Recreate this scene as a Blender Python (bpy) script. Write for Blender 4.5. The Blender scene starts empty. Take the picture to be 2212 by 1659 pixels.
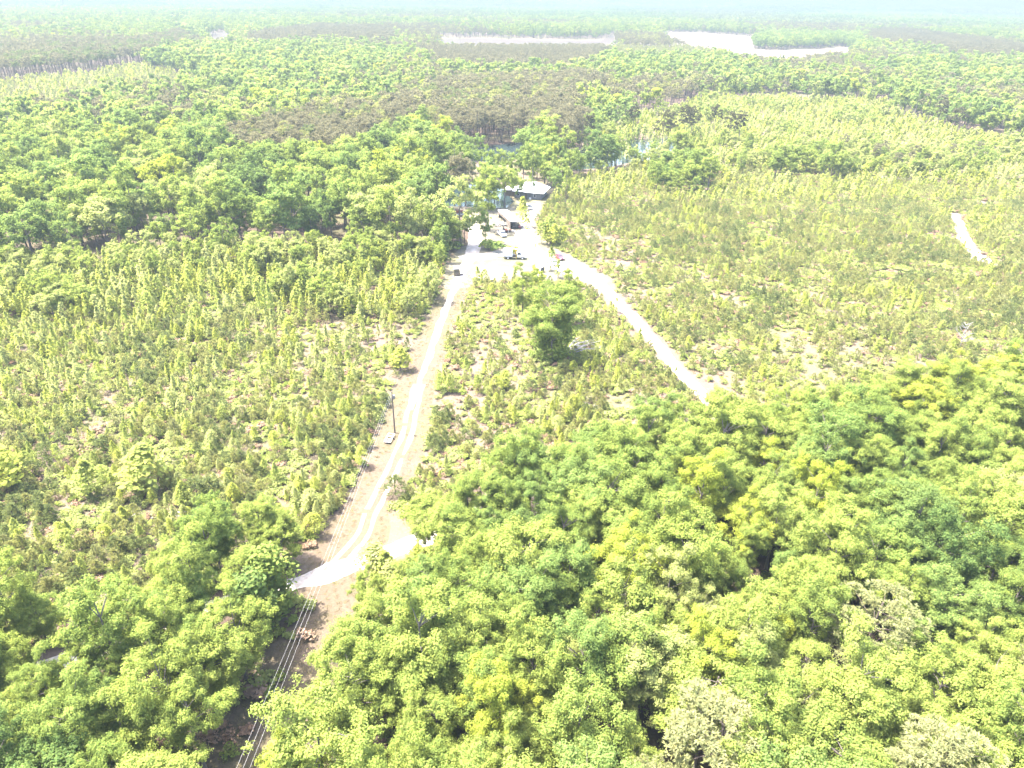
import bpy, math, random
import numpy as np
from mathutils import Vector, Matrix, noise as mnoise

random.seed(7); rng = np.random.default_rng(11)
SC = bpy.context.scene; COL = SC.collection
R = math.radians
# ------------------------------------------------------------------ camera
CAM_H = 80.0; PITCH = 28.5; ROLL = 0.85; FP = 1562.0      # focal length in units of a 2212 x 1659 picture
cam_d = bpy.data.cameras.new('camera'); cam = bpy.data.objects.new('camera', cam_d); COL.objects.link(cam)
cam_d.sensor_fit = 'HORIZONTAL'; cam_d.sensor_width = 36.0; cam_d.lens = 36.0 * FP / 2212.0
cam_d.clip_start = 0.5; cam_d.clip_end = 60000
ROT = Matrix.Rotation(R(90 - PITCH), 3, 'X') @ Matrix.Rotation(R(ROLL), 3, 'Z')
cam.matrix_world = Matrix.Translation((0, 0, CAM_H)) @ ROT.to_4x4()
SC.camera = cam
# ------------------------------------------------------------------ sky, sun, exposure
HAZE = 0.00040
SUN_EL = 64.0; SUN_DIR = Vector((-1.0, 0.28, 0)).normalized()     # horizontal direction towards the sun
w = bpy.data.worlds.new('World'); SC.world = w; w.use_nodes = True
nt = w.node_tree; bg = nt.nodes['Background']
sky = nt.nodes.new('ShaderNodeTexSky'); sky.sky_type = 'NISHITA'; sky.sun_disc = False
sky.sun_elevation = R(SUN_EL); sky.sun_rotation = math.atan2(SUN_DIR.x, SUN_DIR.y)
sky.air_density = 0.75; sky.dust_density = 4.0; sky.ozone_density = 0.3
nt.links.new(sky.outputs[0], bg.inputs[0]); bg.inputs[1].default_value = 0.15
sd = bpy.data.lights.new('sun', 'SUN'); sd.energy = 3.1; sd.angle = R(0.5); sd.color = (1.0, 0.94, 0.82)
sun = bpy.data.objects.new('sun', sd); COL.objects.link(sun)
sv = Vector((SUN_DIR.x * math.cos(R(SUN_EL)), SUN_DIR.y * math.cos(R(SUN_EL)), math.sin(R(SUN_EL))))
sun.rotation_euler = sv.to_track_quat('Z', 'Y').to_euler()
SC.view_settings.view_transform = 'Standard'; SC.view_settings.look = 'None'
SC.view_settings.exposure = 3.88; SC.view_settings.gamma = 1.0
try:
    SC.cycles.max_bounces = 8; SC.cycles.diffuse_bounces = 6; SC.cycles.transmission_bounces = 4
    SC.cycles.volume_bounces = 1; SC.cycles.transparent_max_bounces = 6
except Exception: pass
# ------------------------------------------------------------------ picture <-> world
RN = np.array(ROT)
def pt(x, y, z=0.0):
    d = RN @ np.array([(x - 1106) / FP, -(y - 829.5) / FP, -1.0])
    if d[2] > -0.003: d[2] = -0.003
    t = (z - CAM_H) / d[2]
    return (d[0] * t, d[1] * t)
def proj(P):
    P = np.atleast_2d(np.asarray(P, float)); q = (P - np.array([0, 0, CAM_H])) @ RN
    dz = np.maximum(-q[:, 2], 1e-3)
    return np.stack([1106 + FP * q[:, 0] / dz, 829.5 - FP * q[:, 1] / dz, -q[:, 2]], 1)
def poly(pts, z=0.0): return np.array([pt(x, y, z) for x, y in pts])
def inside(pl, X, Y):
    res = np.zeros(len(X), bool); n = len(pl); j = n - 1
    for i in range(n):
        xi, yi = pl[i]; xj, yj = pl[j]
        c = ((yi > Y) != (yj > Y))
        with np.errstate(divide='ignore', invalid='ignore'):
            c &= X < (xj - xi) * (Y - yi) / (yj - yi + 1e-12) + xi
        res ^= c; j = i
    return res
def dist_line(pl, X, Y):
    best = np.full(len(X), 1e9)
    for i in range(len(pl) - 1):
        a = pl[i]; b = pl[i + 1]; d = b - a; L = d @ d + 1e-9
        t = np.clip(((X - a[0]) * d[0] + (Y - a[1]) * d[1]) / L, 0, 1)
        best = np.minimum(best, np.hypot(X - a[0] - t * d[0], Y - a[1] - t * d[1]))
    return best
def nz(X, Y, s, off=0.0):
    return np.array([mnoise.noise(Vector((x / s + off, y / s - off, off * 1.7))) for x, y in zip(X, Y)])
# ------------------------------------------------------------------ object helpers
def tag(o, label=None, cat=None, group=None, kind=None):
    if label: o['label'] = label
    if cat: o['category'] = cat
    if group: o['group'] = group
    if kind: o['kind'] = kind
    return o
def empty(name, loc, rz=0.0, s=1.0):
    o = bpy.data.objects.new(name, None); COL.objects.link(o)
    o.location = loc; o.rotation_euler = (0, 0, rz); o.scale = (s, s, s); o.empty_display_size = 0.3
    return o
def np_mesh(name, V, F, smooth=False, mats=()):
    V = np.asarray(V, np.float32); F = np.asarray(F, np.int32)
    me = bpy.data.meshes.new(name); k = F.shape[1]
    me.vertices.add(len(V)); me.vertices.foreach_set('co', V.ravel())
    me.loops.add(F.size); me.loops.foreach_set('vertex_index', F.ravel())
    me.polygons.add(len(F)); me.polygons.foreach_set('loop_start', np.arange(0, F.size, k, dtype=np.int32))
    me.polygons.foreach_set('loop_total', np.full(len(F), k, np.int32))
    if smooth: me.polygons.foreach_set('use_smooth', np.ones(len(F), bool))
    for m in mats: me.materials.append(m)
    me.update(calc_edges=True); return me
def obj(name, me, parent=None, mat=None, loc=None):
    o = bpy.data.objects.new(name, me); COL.objects.link(o)
    if parent: o.parent = parent
    if loc: o.location = loc
    if mat:
        if not me.materials: me.materials.append(None)
        o.material_slots[0].link = 'OBJECT'; o.material_slots[0].material = mat
    return o
class MB:
    def __init__(s): s.v = []; s.f = []
    def add(s, vs, fs):
        b = len(s.v); s.v += [tuple(v) for v in vs]; s.f += [tuple(i + b for i in f) for f in fs]; return s
    def box(s, x0, x1, y0, y1, z0, z1):
        return s.add([(x0,y0,z0),(x1,y0,z0),(x1,y1,z0),(x0,y1,z0),(x0,y0,z1),(x1,y0,z1),(x1,y1,z1),(x0,y1,z1)],
                     [(0,3,2,1),(4,5,6,7),(0,1,5,4),(1,2,6,5),(2,3,7,6),(3,0,4,7)])
    def prism(s, prof, y0, y1, inset=None):
        """side profile in x,z pushed across y; inset(z) narrows the width at height z"""
        n = len(prof); f = inset or (lambda z: 0.0)
        vs = [(x, y0 + f(z), z) for x, z in prof] + [(x, y1 - f(z), z) for x, z in prof]
        return s.add(vs, [tuple(range(n)), tuple(range(2 * n - 1, n - 1, -1))] + [((i + 1) % n, i, i + n, (i + 1) % n + n) for i in range(n)])
    def tube(s, pts, rad, n=8, cap=True):
        pts = [Vector(p) for p in pts]; b = len(s.v); k = len(pts)
        rad = rad if hasattr(rad, '__len__') else [rad] * k
        for i, p in enumerate(pts):
            d = (pts[min(i + 1, k - 1)] - pts[max(i - 1, 0)]).normalized()
            a = d.orthogonal().normalized() if abs(d.z) < 0.9 else (Vector((1, 0, 0)) - d * d.x).normalized()
            c = d.cross(a)
            for j in range(n):
                t = 2 * math.pi * j / n; s.v.append(tuple(p + (a * math.cos(t) + c * math.sin(t)) * rad[i]))
        for i in range(k - 1):
            for j in range(n):
                s.f.append((b + i * n + j, b + i * n + (j + 1) % n, b + (i + 1) * n + (j + 1) % n, b + (i + 1) * n + j))
        if cap:
            s.f.append(tuple(b + j for j in range(n - 1, -1, -1))); s.f.append(tuple(b + (k - 1) * n + j for j in range(n)))
        return s
    def mesh(s, name='mesh', bevel=0.0):
        me = bpy.data.meshes.new(name); me.from_pydata(s.v, [], s.f); me.update(); return me
    def build(s, name, mat, parent=None, bevel=0.0):
        me = s.mesh(name); me.materials.append(mat)
        o = bpy.data.objects.new(name, me); COL.objects.link(o)
        if parent: o.parent = parent
        if bevel:
            b = o.modifiers.new('bevel', 'BEVEL'); b.width = bevel; b.segments = 2; b.limit_method = 'ANGLE'
        return o
# ------------------------------------------------------------------ materials
def new_mat(name):
    m = bpy.data.materials.new(name); m.use_nodes = True; t = m.node_tree; t.nodes.clear()
    return m, t, t.nodes.new('ShaderNodeOutputMaterial')
def nd(t, kind, **kw):
    n = t.nodes.new(kind)
    for k, v in kw.items(): setattr(n, k, v)
    return n
def mixc(t, fac, a, b, mode='MIX'):
    m = nd(t, 'ShaderNodeMix', data_type='RGBA', blend_type=mode)
    for s, v in ((0, fac), (6, a), (7, b)):
        if isinstance(v, bpy.types.NodeSocket): t.links.new(v, m.inputs[s])
        elif s == 0: m.inputs[0].default_value = v
        else: m.inputs[s].default_value = (*v, 1)
    return m.outputs[2]
def noisef(t, scale, detail=3.0, lo=0.35, hi=0.65, vec=None, rough=0.6):
    n = nd(t, 'ShaderNodeTexNoise'); n.inputs['Scale'].default_value = scale; n.inputs['Detail'].default_value = detail
    n.inputs['Roughness'].default_value = rough
    if vec is None: vec = nd(t, 'ShaderNodeTexCoord').outputs['Object']
    t.links.new(vec, n.inputs['Vector'])
    r = nd(t, 'ShaderNodeMapRange'); r.inputs['From Min'].default_value = lo; r.inputs['From Max'].default_value = hi
    t.links.new(n.outputs['Fac'], r.inputs['Value']); return r.outputs['Result']
def leaf_mat(name, c1, c2, trans=0.5, clump=0.5):
    m, t, out = new_mat(name)
    oi = nd(t, 'ShaderNodeObjectInfo')
    c = mixc(t, oi.outputs['Random'], c1, c2)
    f = noisef(t, clump, 3.0, 0.38, 0.62)
    c = mixc(t, f, c, tuple(min(1, x * 1.35) for x in c2), 'MIX') if False else mixc(t, f, c, (0.82, 0.87, 0.86), 'MULTIPLY')
    f2 = noisef(t, 3.5, 1.0, 0.45, 0.75)
    c = mixc(t, f2, c, tuple(x * k for x, k in zip(c2, (1.35, 1.2, 1.0))))
    d = nd(t, 'ShaderNodeBsdfDiffuse'); tr = nd(t, 'ShaderNodeBsdfTranslucent'); mx = nd(t, 'ShaderNodeMixShader')
    t.links.new(c, d.inputs[0])
    ct = mixc(t, 0.5, c, (c2[0] * 1.5, c2[1] * 1.5, c2[2] * 0.8)); t.links.new(ct, tr.inputs[0])
    mx.inputs[0].default_value = trans
    t.links.new(d.outputs[0], mx.inputs[1]); t.links.new(tr.outputs[0], mx.inputs[2]); t.links.new(mx.outputs[0], out.inputs[0])
    return m
def flat_mat(name, c, rough=0.6, metal=0.0, var=0.15, scale=1.5, c2=None):
    m, t, out = new_mat(name); p = nd(t, 'ShaderNodeBsdfPrincipled')
    f = noisef(t, scale, 4.0, 0.3, 0.7)
    t.links.new(mixc(t, f, c, c2 or tuple(x * (1 - var * 2) for x in c)), p.inputs['Base Color'])
    p.inputs['Roughness'].default_value = rough; p.inputs['Metallic'].default_value = metal
    t.links.new(p.outputs[0], out.inputs[0]); return m
LEAF = {
 'mid':    (leaf_mat('leaf_mid_green', (0.097, 0.138, 0.036), (0.132, 0.172, 0.045)), 'mid green'),
 'fresh':  (leaf_mat('leaf_fresh_green', (0.131, 0.170, 0.041), (0.158, 0.196, 0.051)), 'light green'),
 'yellow': (leaf_mat('leaf_yellow_green', (0.158, 0.196, 0.030), (0.188, 0.218, 0.040)), 'yellow-green'),
 'dark':   (leaf_mat('leaf_dark_green', (0.061, 0.100, 0.032), (0.089, 0.128, 0.040)), 'dark green'),
 'cool':   (leaf_mat('leaf_cool_green', (0.089, 0.134, 0.039), (0.118, 0.164, 0.049)), 'grey-green'),
 'pale':   (leaf_mat('leaf_pale_green', (0.167, 0.198, 0.070), (0.192, 0.218, 0.078)), 'pale green'),
}
SLEAF = {
 'mid':    (leaf_mat('sapling_leaf_mid', (0.129, 0.168, 0.045), (0.158, 0.193, 0.055), 0.55), 'mid green'),
 'cool':   (leaf_mat('sapling_leaf_cool', (0.120, 0.163, 0.052), (0.150, 0.188, 0.062), 0.55), 'grey-green'),
 'fresh':  (leaf_mat('sapling_leaf_fresh', (0.165, 0.200, 0.052), (0.194, 0.224, 0.062), 0.55), 'light green'),
 'yellow': (leaf_mat('sapling_leaf_yellow', (0.192, 0.218, 0.045), (0.216, 0.240, 0.055), 0.55), 'yellow-green'),
 'pale':   (leaf_mat('sapling_leaf_pale', (0.200, 0.226, 0.085), (0.226, 0.246, 0.095), 0.55), 'pale green'),
}
NEED = {
 'olive':  (leaf_mat('needle_olive', (0.138, 0.150, 0.062), (0.172, 0.178, 0.072), 0.4), 'olive'),
 'deep':   (leaf_mat('needle_deep_green', (0.080, 0.102, 0.046), (0.105, 0.126, 0.054), 0.4), 'deep green'),
 'brown':  (leaf_mat('needle_brown_olive', (0.098, 0.094, 0.062), (0.128, 0.120, 0.076), 0.35), 'brownish'),
 'umber':  (leaf_mat('needle_dark_olive', (0.046, 0.047, 0.028), (0.064, 0.062, 0.036), 0.2), 'dark brownish'),
 'straw':  (leaf_mat('needle_pale_olive', (0.128, 0.140, 0.066), (0.158, 0.168, 0.080), 0.4), 'pale olive'),
}
BARK = flat_mat('bark_grey', (0.095, 0.08, 0.068), 0.9, 0, 0.2, 3.0)
BARKP = flat_mat('bark_pine', (0.075, 0.055, 0.045), 0.9, 0, 0.2, 3.0)
DEADW = flat_mat('bleached_wood', (0.20, 0.185, 0.175), 0.9, 0, 0.12, 3.0)
WHITE = flat_mat('white_paint', (0.42, 0.42, 0.42), 0.4, 0, 0.04, 0.8)
METAL_ROOF = flat_mat('pale_metal_roof', (0.42, 0.44, 0.47), 0.35, 0.3, 0.06, 0.5)
GREYW = flat_mat('grey_siding', (0.095, 0.095, 0.10), 0.8, 0, 0.08, 0.6)
BROWNW = flat_mat('weathered_boards', (0.085, 0.066, 0.052), 0.9, 0, 0.15, 1.5)
TANW = flat_mat('tan_boards', (0.10, 0.082, 0.045), 0.9, 0, 0.15, 2.0)
BLACK = flat_mat('black_rubber', (0.02, 0.02, 0.02), 0.8)
DKMET = flat_mat('dark_metal', (0.05, 0.05, 0.055), 0.5, 0.4)
GALV = flat_mat('galvanised_metal', (0.20, 0.205, 0.215), 0.4, 0.5)
GLASS = flat_mat('dark_glass', (0.03, 0.035, 0.04), 0.08, 0.0)
YELP = flat_mat('yellow_paint', (0.22, 0.16, 0.01), 0.4, 0, 0.05)
REDP = flat_mat('red_paint', (0.15, 0.018, 0.03), 0.35, 0, 0.05)
ORGP = flat_mat('orange_red_paint', (0.18, 0.04, 0.02), 0.5, 0, 0.1)
SILVER = flat_mat('silver_paint', (0.11, 0.115, 0.12), 0.3, 0.4, 0.05)
BLUEP = flat_mat('blue_plastic', (0.04, 0.09, 0.17), 0.5, 0, 0.05)
POLEW = flat_mat('pole_wood', (0.06, 0.048, 0.04), 0.9, 0, 0.15)
WIRE = flat_mat('wire_aluminium', (0.22, 0.22, 0.22), 0.5, 0.2, 0.02); WIRED = flat_mat('wire_dull', (0.06, 0.055, 0.05), 0.7, 0.1, 0.02)
LAMP = flat_mat('headlight_glass', (0.75, 0.75, 0.72), 0.1)
TAIL = flat_mat('tail_light_red', (0.35, 0.01, 0.01), 0.3)
def ground_mat(name, cols, s1=0.02, s2=0.25, bump=0.3):
    """cols: base, large patch colour, mid patch colour, fine speck colour"""
    m, t, out = new_mat(name); p = nd(t, 'ShaderNodeBsdfPrincipled'); p.inputs['Roughness'].default_value = 0.95
    p.inputs['Specular IOR Level'].default_value = 0.1
    g = nd(t, 'ShaderNodeNewGeometry').outputs['Position']
    c = mixc(t, noisef(t, s1, 6, 0.42, 0.60, g), cols[0], cols[1])
    c = mixc(t, noisef(t, s2, 6, 0.48, 0.66, g, 0.7), c, cols[2])
    c = mixc(t, noisef(t, 2.2, 4, 0.50, 0.72, g, 0.7), c, cols[3])
    t.links.new(c, p.inputs['Base Color'])
    b = nd(t, 'ShaderNodeBump'); b.inputs['Strength'].default_value = bump; b.inputs['Distance'].default_value = 0.3
    t.links.new(noisef(t, 1.4, 5, 0.2, 0.8, g), b.inputs['Height']); t.links.new(b.outputs[0], p.inputs['Normal'])
    t.links.new(p.outputs[0], out.inputs[0]); return m
M_GROUND = ground_mat('ground_dry_scrub', [(0.070,0.053,0.042),(0.062,0.063,0.030),(0.062,0.040,0.032),(0.086,0.067,0.054)])
M_FLOOR = ground_mat('ground_leaf_litter', [(0.046, 0.032, 0.025), (0.044, 0.044, 0.02), (0.06, 0.042, 0.033), (0.034, 0.026, 0.02)])
M_MOWN = ground_mat('ground_mown_grass', [(0.056,0.042,0.030),(0.050,0.048,0.025),(0.065,0.050,0.038),(0.043,0.031,0.023)])
M_YARD = ground_mat('ground_yard_grass', [(0.074, 0.066, 0.047), (0.066, 0.066, 0.036), (0.105, 0.094, 0.076), (0.066, 0.056, 0.041)])
M_ROAD = ground_mat('gravel_road', [(0.26, 0.235, 0.21), (0.2, 0.175, 0.15), (0.32, 0.3, 0.28), (0.16, 0.135, 0.11)], 0.1, 0.6, 0.15)
M_TRACK = ground_mat('worn_track', [(0.145, 0.125, 0.095), (0.11, 0.092, 0.064), (0.18, 0.16, 0.13), (0.092, 0.074, 0.053)], 0.06, 0.5, 0.15)
M_FIELD = ground_mat('ploughed_field', [(0.095, 0.078, 0.066), (0.105, 0.088, 0.075), (0.085, 0.068, 0.056), (0.1, 0.082, 0.068)], 0.004, 0.03, 0.1)
M_MARSH = ground_mat('brown_reed_field', [(0.036, 0.028, 0.023), (0.033, 0.031, 0.02), (0.042, 0.033, 0.028), (0.031, 0.024, 0.019)], 0.01, 0.05, 0.1)
mw, t, out = new_mat('pond_water'); p = nd(t, 'ShaderNodeBsdfPrincipled')
p.inputs['Base Color'].default_value = (0.012, 0.02, 0.022, 1); p.inputs['Roughness'].default_value = 0.06
b = nd(t, 'ShaderNodeBump'); b.inputs['Strength'].default_value = 0.12; b.inputs['Distance'].default_value = 0.1
t.links.new(noisef(t, 0.8, 4, 0.3, 0.7), b.inputs['Height']); t.links.new(b.outputs[0], p.inputs['Normal'])
t.links.new(p.outputs[0], out.inputs[0]); M_WATER = mw
# ------------------------------------------------------------------ the setting: ground, roads, water, fields
def sheet(name, pl, z, mat, sub=0.0, jit=0.0, label=None):
    """flat outlined sheet; its outline is resampled and made ragged"""
    pts = []
    n = len(pl)
    for i in range(n):
        a = np.array(pl[i]); b_ = np.array(pl[(i + 1) % n]); L = np.hypot(*(b_ - a)); k = max(1, int(L / sub)) if sub else 1
        for j in range(k):
            q = a + (b_ - a) * j / k
            if jit:
                q = q + jit * np.array([mnoise.noise(Vector((q[0] / (sub * 2.5), q[1] / (sub * 2.5), 3.1))) * 2 + random.uniform(-.35, .35),
                                        mnoise.noise(Vector((q[0] / (sub * 2.5), q[1] / (sub * 2.5), 9.4))) * 2 + random.uniform(-.35, .35)])
            pts.append((q[0], q[1], z))
    from mathutils.geometry import tessellate_polygon
    tri = tessellate_polygon([[Vector(q) for q in pts]])
    fs = []
    for a, b_, c in tri:
        A, B, C = Vector(pts[a]), Vector(pts[b_]), Vector(pts[c])
        fs.append((a, b_, c) if (B - A).cross(C - A).z > 0 else (a, c, b_))
    me = bpy.data.meshes.new(name); me.from_pydata(pts, [], fs); me.materials.append(mat); me.update()
    o = bpy.data.objects.new(name, me); COL.objects.link(o)
    return tag(o, kind='structure', label=label)
def smooth_path(pl, step=2.0):
    P = [np.array(p, float) for p in pl]; res = []
    for i in range(len(P) - 1):
        p0 = P[max(i - 1, 0)]; p1 = P[i]; p2 = P[i + 1]; p3 = P[min(i + 2, len(P) - 1)]
        k = max(2, int(np.hypot(*(p2 - p1)[:2]) / step))
        for j in range(k):
            t = j / k
            res.append(0.5 * ((2 * p1) + (-p0 + p2) * t + (2 * p0 - 5 * p1 + 4 * p2 - p3) * t * t + (-p0 + 3 * p1 - 3 * p2 + p3) * t ** 3))
    res.append(P[-1]); return np.array(res)
def ribbon(name, path, widths, z, mat, jit=0.3, step=1.2, off=0.0, make=True, gaps=None):
    """path: ground points; widths per point"""
    pw = smooth_path([(*p, w_) for p, w_ in zip(path, widths)], step)
    P = pw[:, :2]; W = pw[:, 2]
    T = np.gradient(P, axis=0); T /= np.linalg.norm(T, axis=1)[:, None] + 1e-9; N = np.stack([-T[:, 1], T[:, 0]], 1)
    P = P + N * off
    if not make: return P
    V = []; F = []
    for i in range(len(P)):
        jl = jit * (mnoise.noise(Vector((i * 0.21, 5, z * 50))) * 1.6 + random.uniform(-.3, .3)); jr = jit * (mnoise.noise(Vector((i * 0.21, 15, z * 50))) * 1.6 + random.uniform(-.3, .3))
        a = P[i] - N[i] * (W[i] / 2 + jl); b_ = P[i] + N[i] * (W[i] / 2 + jr)
        V += [(a[0], a[1], z), (b_[0], b_[1], z)]
        if i:
            if gaps and random.random() < gaps: continue
            F.append((2 * i - 2, 2 * i, 2 * i + 1, 2 * i - 1))
    me = bpy.data.meshes.new(name); me.from_pydata(V, [], F); me.materials.append(mat); me.update()
    if me.polygons and me.polygons[0].normal.z < 0: me.flip_normals()
    o = bpy.data.objects.new(name, me); COL.objects.link(o); tag(o, kind='structure'); return P

gm = MB(); gm.add([(-20000, -600, 0), (20000, -600, 0), (20000, 20000, 0), (-20000, 20000, 0)], [(0, 1, 2, 3)])
tag(gm.build('ground', M_GROUND), kind='structure')
# outlines (picture coordinates of the ground)
MOWN = poly([(640,1222),(700,1150),(745,1080),(790,1000),(822,910),(855,830),(880,760),(925,680),(958,600),(975,575),(1022,600),(1008,650),(980,700),(955,780),(935,860),(930,930),(905,1010),(870,1060),(845,1110),(835,1170),(800,1210),(770,1240),(700,1260)])
CUT = poly([(620,1255),(700,1230),(790,1215),(800,1270),(775,1340),(735,1420),(690,1500),(650,1580),(620,1700),(600,1900),(380,1900),(445,1700),(480,1600),(520,1500),(575,1390),(615,1300)])
YARD = poly([(955,602),(962,570),(990,545),(1015,522),(1012,490),(1003,470),(985,458),(985,447),(1060,449),(1100,446),(1120,432),(1160,432),(1172,450),(1160,480),(1165,505),(1200,538),(1235,552),(1270,575),(1330,605),(1310,632),(1262,600),(1235,598),(1180,606),(1120,600),(1075,608),(1050,600),(1022,602),(1005,625),(965,625)])
WATER = poly([(935,447),(985,446),(1085,448),(1102,436),(1108,415),(1060,402),(1000,398),(950,410)])
WATER2 = poly([(985,322),(1060,314),(1130,308),(1150,318),(1144,342),(1060,350),(1000,344)])
WATER3 = poly([(1222,336),(1260,320),(1340,302),(1455,300),(1470,325),(1440,345),(1290,362),(1235,368)])
ROADR = [(1128,500),(1140,530),(1160,552),(1200,572),(1245,595),(1290,612),(1330,648),(1380,700),(1420,745),(1460,795),(1500,835),(1540,880),(1562,935),(1500,965),(1400,985),(1310,1008),(1240,1030),(1140,1062),(1020,1112),(940,1155),(870,1182),(780,1212),(700,1242),(620,1266),(500,1300),(350,1345),(230,1390),(120,1430),(-60,1500),(-250,1570)]
WR = [6,7,7.5,6,4.8,4.0,3.4,3.4,3.3,3.2,3.2,3.2,3.1,3.4,3.4,3.4,3.6,3.4,3.4,3.4,3.4,3.6,3.8,3.8,3.2,3.4,3.4,3.4,3.4,3.4]
DRIVE = [(705,1248),(750,1195),(785,1150),(802,1110),(830,1050),(858,990),(880,935),(890,885),(905,830),(925,775),(945,715),(968,655),(992,600),(1012,562),(1024,530),(1026,500),(1018,478),(1030,468)]
sheet('forest_floor', poly([(560,1800),(620,1560),(690,1440),(780,1350),(870,1270),(980,1200),(1100,1130),(1300,1060),(1520,1000),(1700,930),(2212,900),(2500,880),(2700,1900),(600,2100)]), 0.004, M_FLOOR, 3.0, 1.6)
sheet('forest_floor', poly([(-300,1480),(200,1430),(420,1350),(600,1290),(615,1310),(560,1400),(500,1520),(460,1620),(400,1900),(-400,1900)]), 0.004, M_FLOOR, 3.0, 1.6)
sheet('forest_floor', poly([(-300,600),(0,580),(300,565),(560,560),(760,550),(900,560),(960,560),(985,545),(1010,520),(1000,470),(970,450),(925,447),(920,400),(960,330),(1130,306),(1240,318),(1300,250),(1500,230),(1560,200),(2300,180),(2300,110),(1900,100),(1500,130),(900,95),(300,130),(-300,180),(-300,240),(200,240),(-300,330)]), 0.004, M_FLOOR, 12.0, 5)
sheet('mown_strip', MOWN, 0.008, M_MOWN, 2.5, 1.2)
sheet('power_line_cut', CUT, 0.011, M_MOWN, 2.5, 1.2)
sheet('yard_grass', YARD, 0.012, M_YARD, 4, 2.0)
for wp in (WATER, WATER2, WATER3): sheet('pond_water', wp, 0.016, M_WATER, 6, 2.0)
sheet('field', poly([(1425,68),(1500,69),(1622,78),(1630,106),(1690,108),(1838,102),(1842,112),(1760,116),(1700,128),(1640,122),(1590,118),(1545,105),(1500,102),(1480,92),(1450,80)]), 0.012, M_FIELD, 15, 6)
sheet('field', poly([(940,84),(1000,83),(1200,87),(1300,88),(1318,74),(1326,72),(1330,92),(1300,99),(1120,100),(960,98)]), 0.012, M_MARSH, 15, 6)
sheet('field', poly([(446,86),(456,70),(497,68),(500,78),(470,86),(415,100),(410,94)]), 0.012, M_MARSH, 15, 6)
sheet('field', poly([(1770,-2),(1850,3),(1960,10),(2100,22),(2200,30),(2200,22),(2100,13),(1960,5)]), 0.012, M_FIELD, 60, 10)
sheet('field', poly([(1610,203),(1760,206),(1740,213),(1640,212)]), 0.012, M_MOWN, 8, 3)
RR = [pt(*q) for q in ROADR]; ribbon('gravel_road', RR, WR, 0.020, M_ROAD, 0.6)
DD = [pt(*q) for q in DRIVE]
WD = [3.0]*4 + [2.6]*2 + [2.4]*2 + [3.2,3.8,4.2,4.6,5.5,6,6,6,6,7]
RD = np.array(RR); RV = np.array(DD)
ribbon('drive_track', DD[7:], [0.8, 1.0, 1.5, 1.7, 1.9, 2.6, 4, 5, 5, 5, 6], 0.024, M_ROAD, 0.3)
ribbon('wheel_track', DD[:9], [0.8] * 9, 0.026, M_TRACK, 0.22, off=0.95, gaps=0.08)
ribbon('wheel_track', DD[:9], [0.8] * 9, 0.026, M_TRACK, 0.22, off=-0.95, gaps=0.08)
DT1 = [pt(*q) for q in [(2062,462),(2070,480),(2076,500),(2088,525),(2105,548),(2128,564),(2144,574)]]
ribbon('dirt_track', DT1, [2,4,4.2,4.5,7,6,3], 0.020, M_ROAD, 0.9); DT1 = np.array(DT1)
DT2 = [pt(*q) for q in [(1890,350),(1900,372),(1925,405),(1935,420)]]
ribbon('dirt_track', DT2, [5,5,4,3], 0.020, M_TRACK, 0.6)
ribbon('yard_track', [pt(*q) for q in [(1000,560),(1040,553),(1090,548),(1140,548)]], [7,7,7,6], 0.022, M_ROAD, 0.8)
ribbon('yard_track', [pt(*q) for q in [(1135,510),(1140,480),(1148,460),(1150,440)]], [6,4,4,7], 0.022, M_ROAD, 0.6)
# ------------------------------------------------------------------ plant shapes
def leaf_quads(C, N, size, g, asp=0.62):
    n = len(C); N = N / (np.linalg.norm(N, axis=1)[:, None] + 1e-9)
    r = g.normal(size=(n, 3)); U = np.cross(N, r); U /= np.linalg.norm(U, axis=1)[:, None] + 1e-9; Vv = np.cross(N, U)
    s = (size * g.uniform(0.6, 1.35, n))[:, None]
    V = np.stack([C - U * s, C + Vv * s * asp, C + U * s, C - Vv * s * asp], 1).reshape(-1, 3)
    return V, np.arange(4 * n).reshape(-1, 4)
def blades(C, D, length, width, g):
    n = len(C); D = D / (np.linalg.norm(D, axis=1)[:, None] + 1e-9); r = g.normal(size=(n, 3)); U = np.cross(D, r)
    U /= np.linalg.norm(U, axis=1)[:, None] + 1e-9; L = (length * g.uniform(0.7, 1.25, n))[:, None]
    V = np.stack([C, C + D * L * 0.5 + U * width, C + D * L, C + D * L * 0.5 - U * width], 1).reshape(-1, 3)
    return V, np.arange(4 * n).reshape(-1, 4)
def unit(g, n):
    d = g.normal(size=(n, 3)); return d / np.linalg.norm(d, axis=1)[:, None]
def trunk_mesh(H, r0, ends, g, lean=0.4, n=6, top=0.8, forks=True):
    mb = MB(); k = 6; ax = g.uniform(-lean, lean, 2)
    P = [(ax[0] * math.sin(i / k * 2.4), ax[1] * math.sin(i / k * 1.9), H * top * i / k) for i in range(k + 1)]
    mb.tube(P, [r0 * (1.25 if i == 0 else 1) * (1 - 0.75 * i / k) for i in range(k + 1)], n)
    for e in ends:
        e = np.array(e); zb = max(0.18 * H, min(e[2] - 0.5 * math.hypot(e[0], e[1]) - 0.3, H * top * 0.95)); q = zb / (H * top) * k
        i = min(int(q), k - 1); f = q - i; b = [P[i][c] * (1 - f) + P[i + 1][c] * f for c in range(3)]
        mid = [(b[c] + e[c]) / 2 + (0.12 * (e[2] - b[2]) if c == 2 else g.uniform(-.25, .25)) for c in range(3)]
        rb = r0 * 0.38 * (1 - 0.5 * zb / H); mb.tube([b, mid, tuple(e)], [rb, rb * 0.6, rb * 0.2], 4, False)
    return mb.mesh('trunk')
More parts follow.
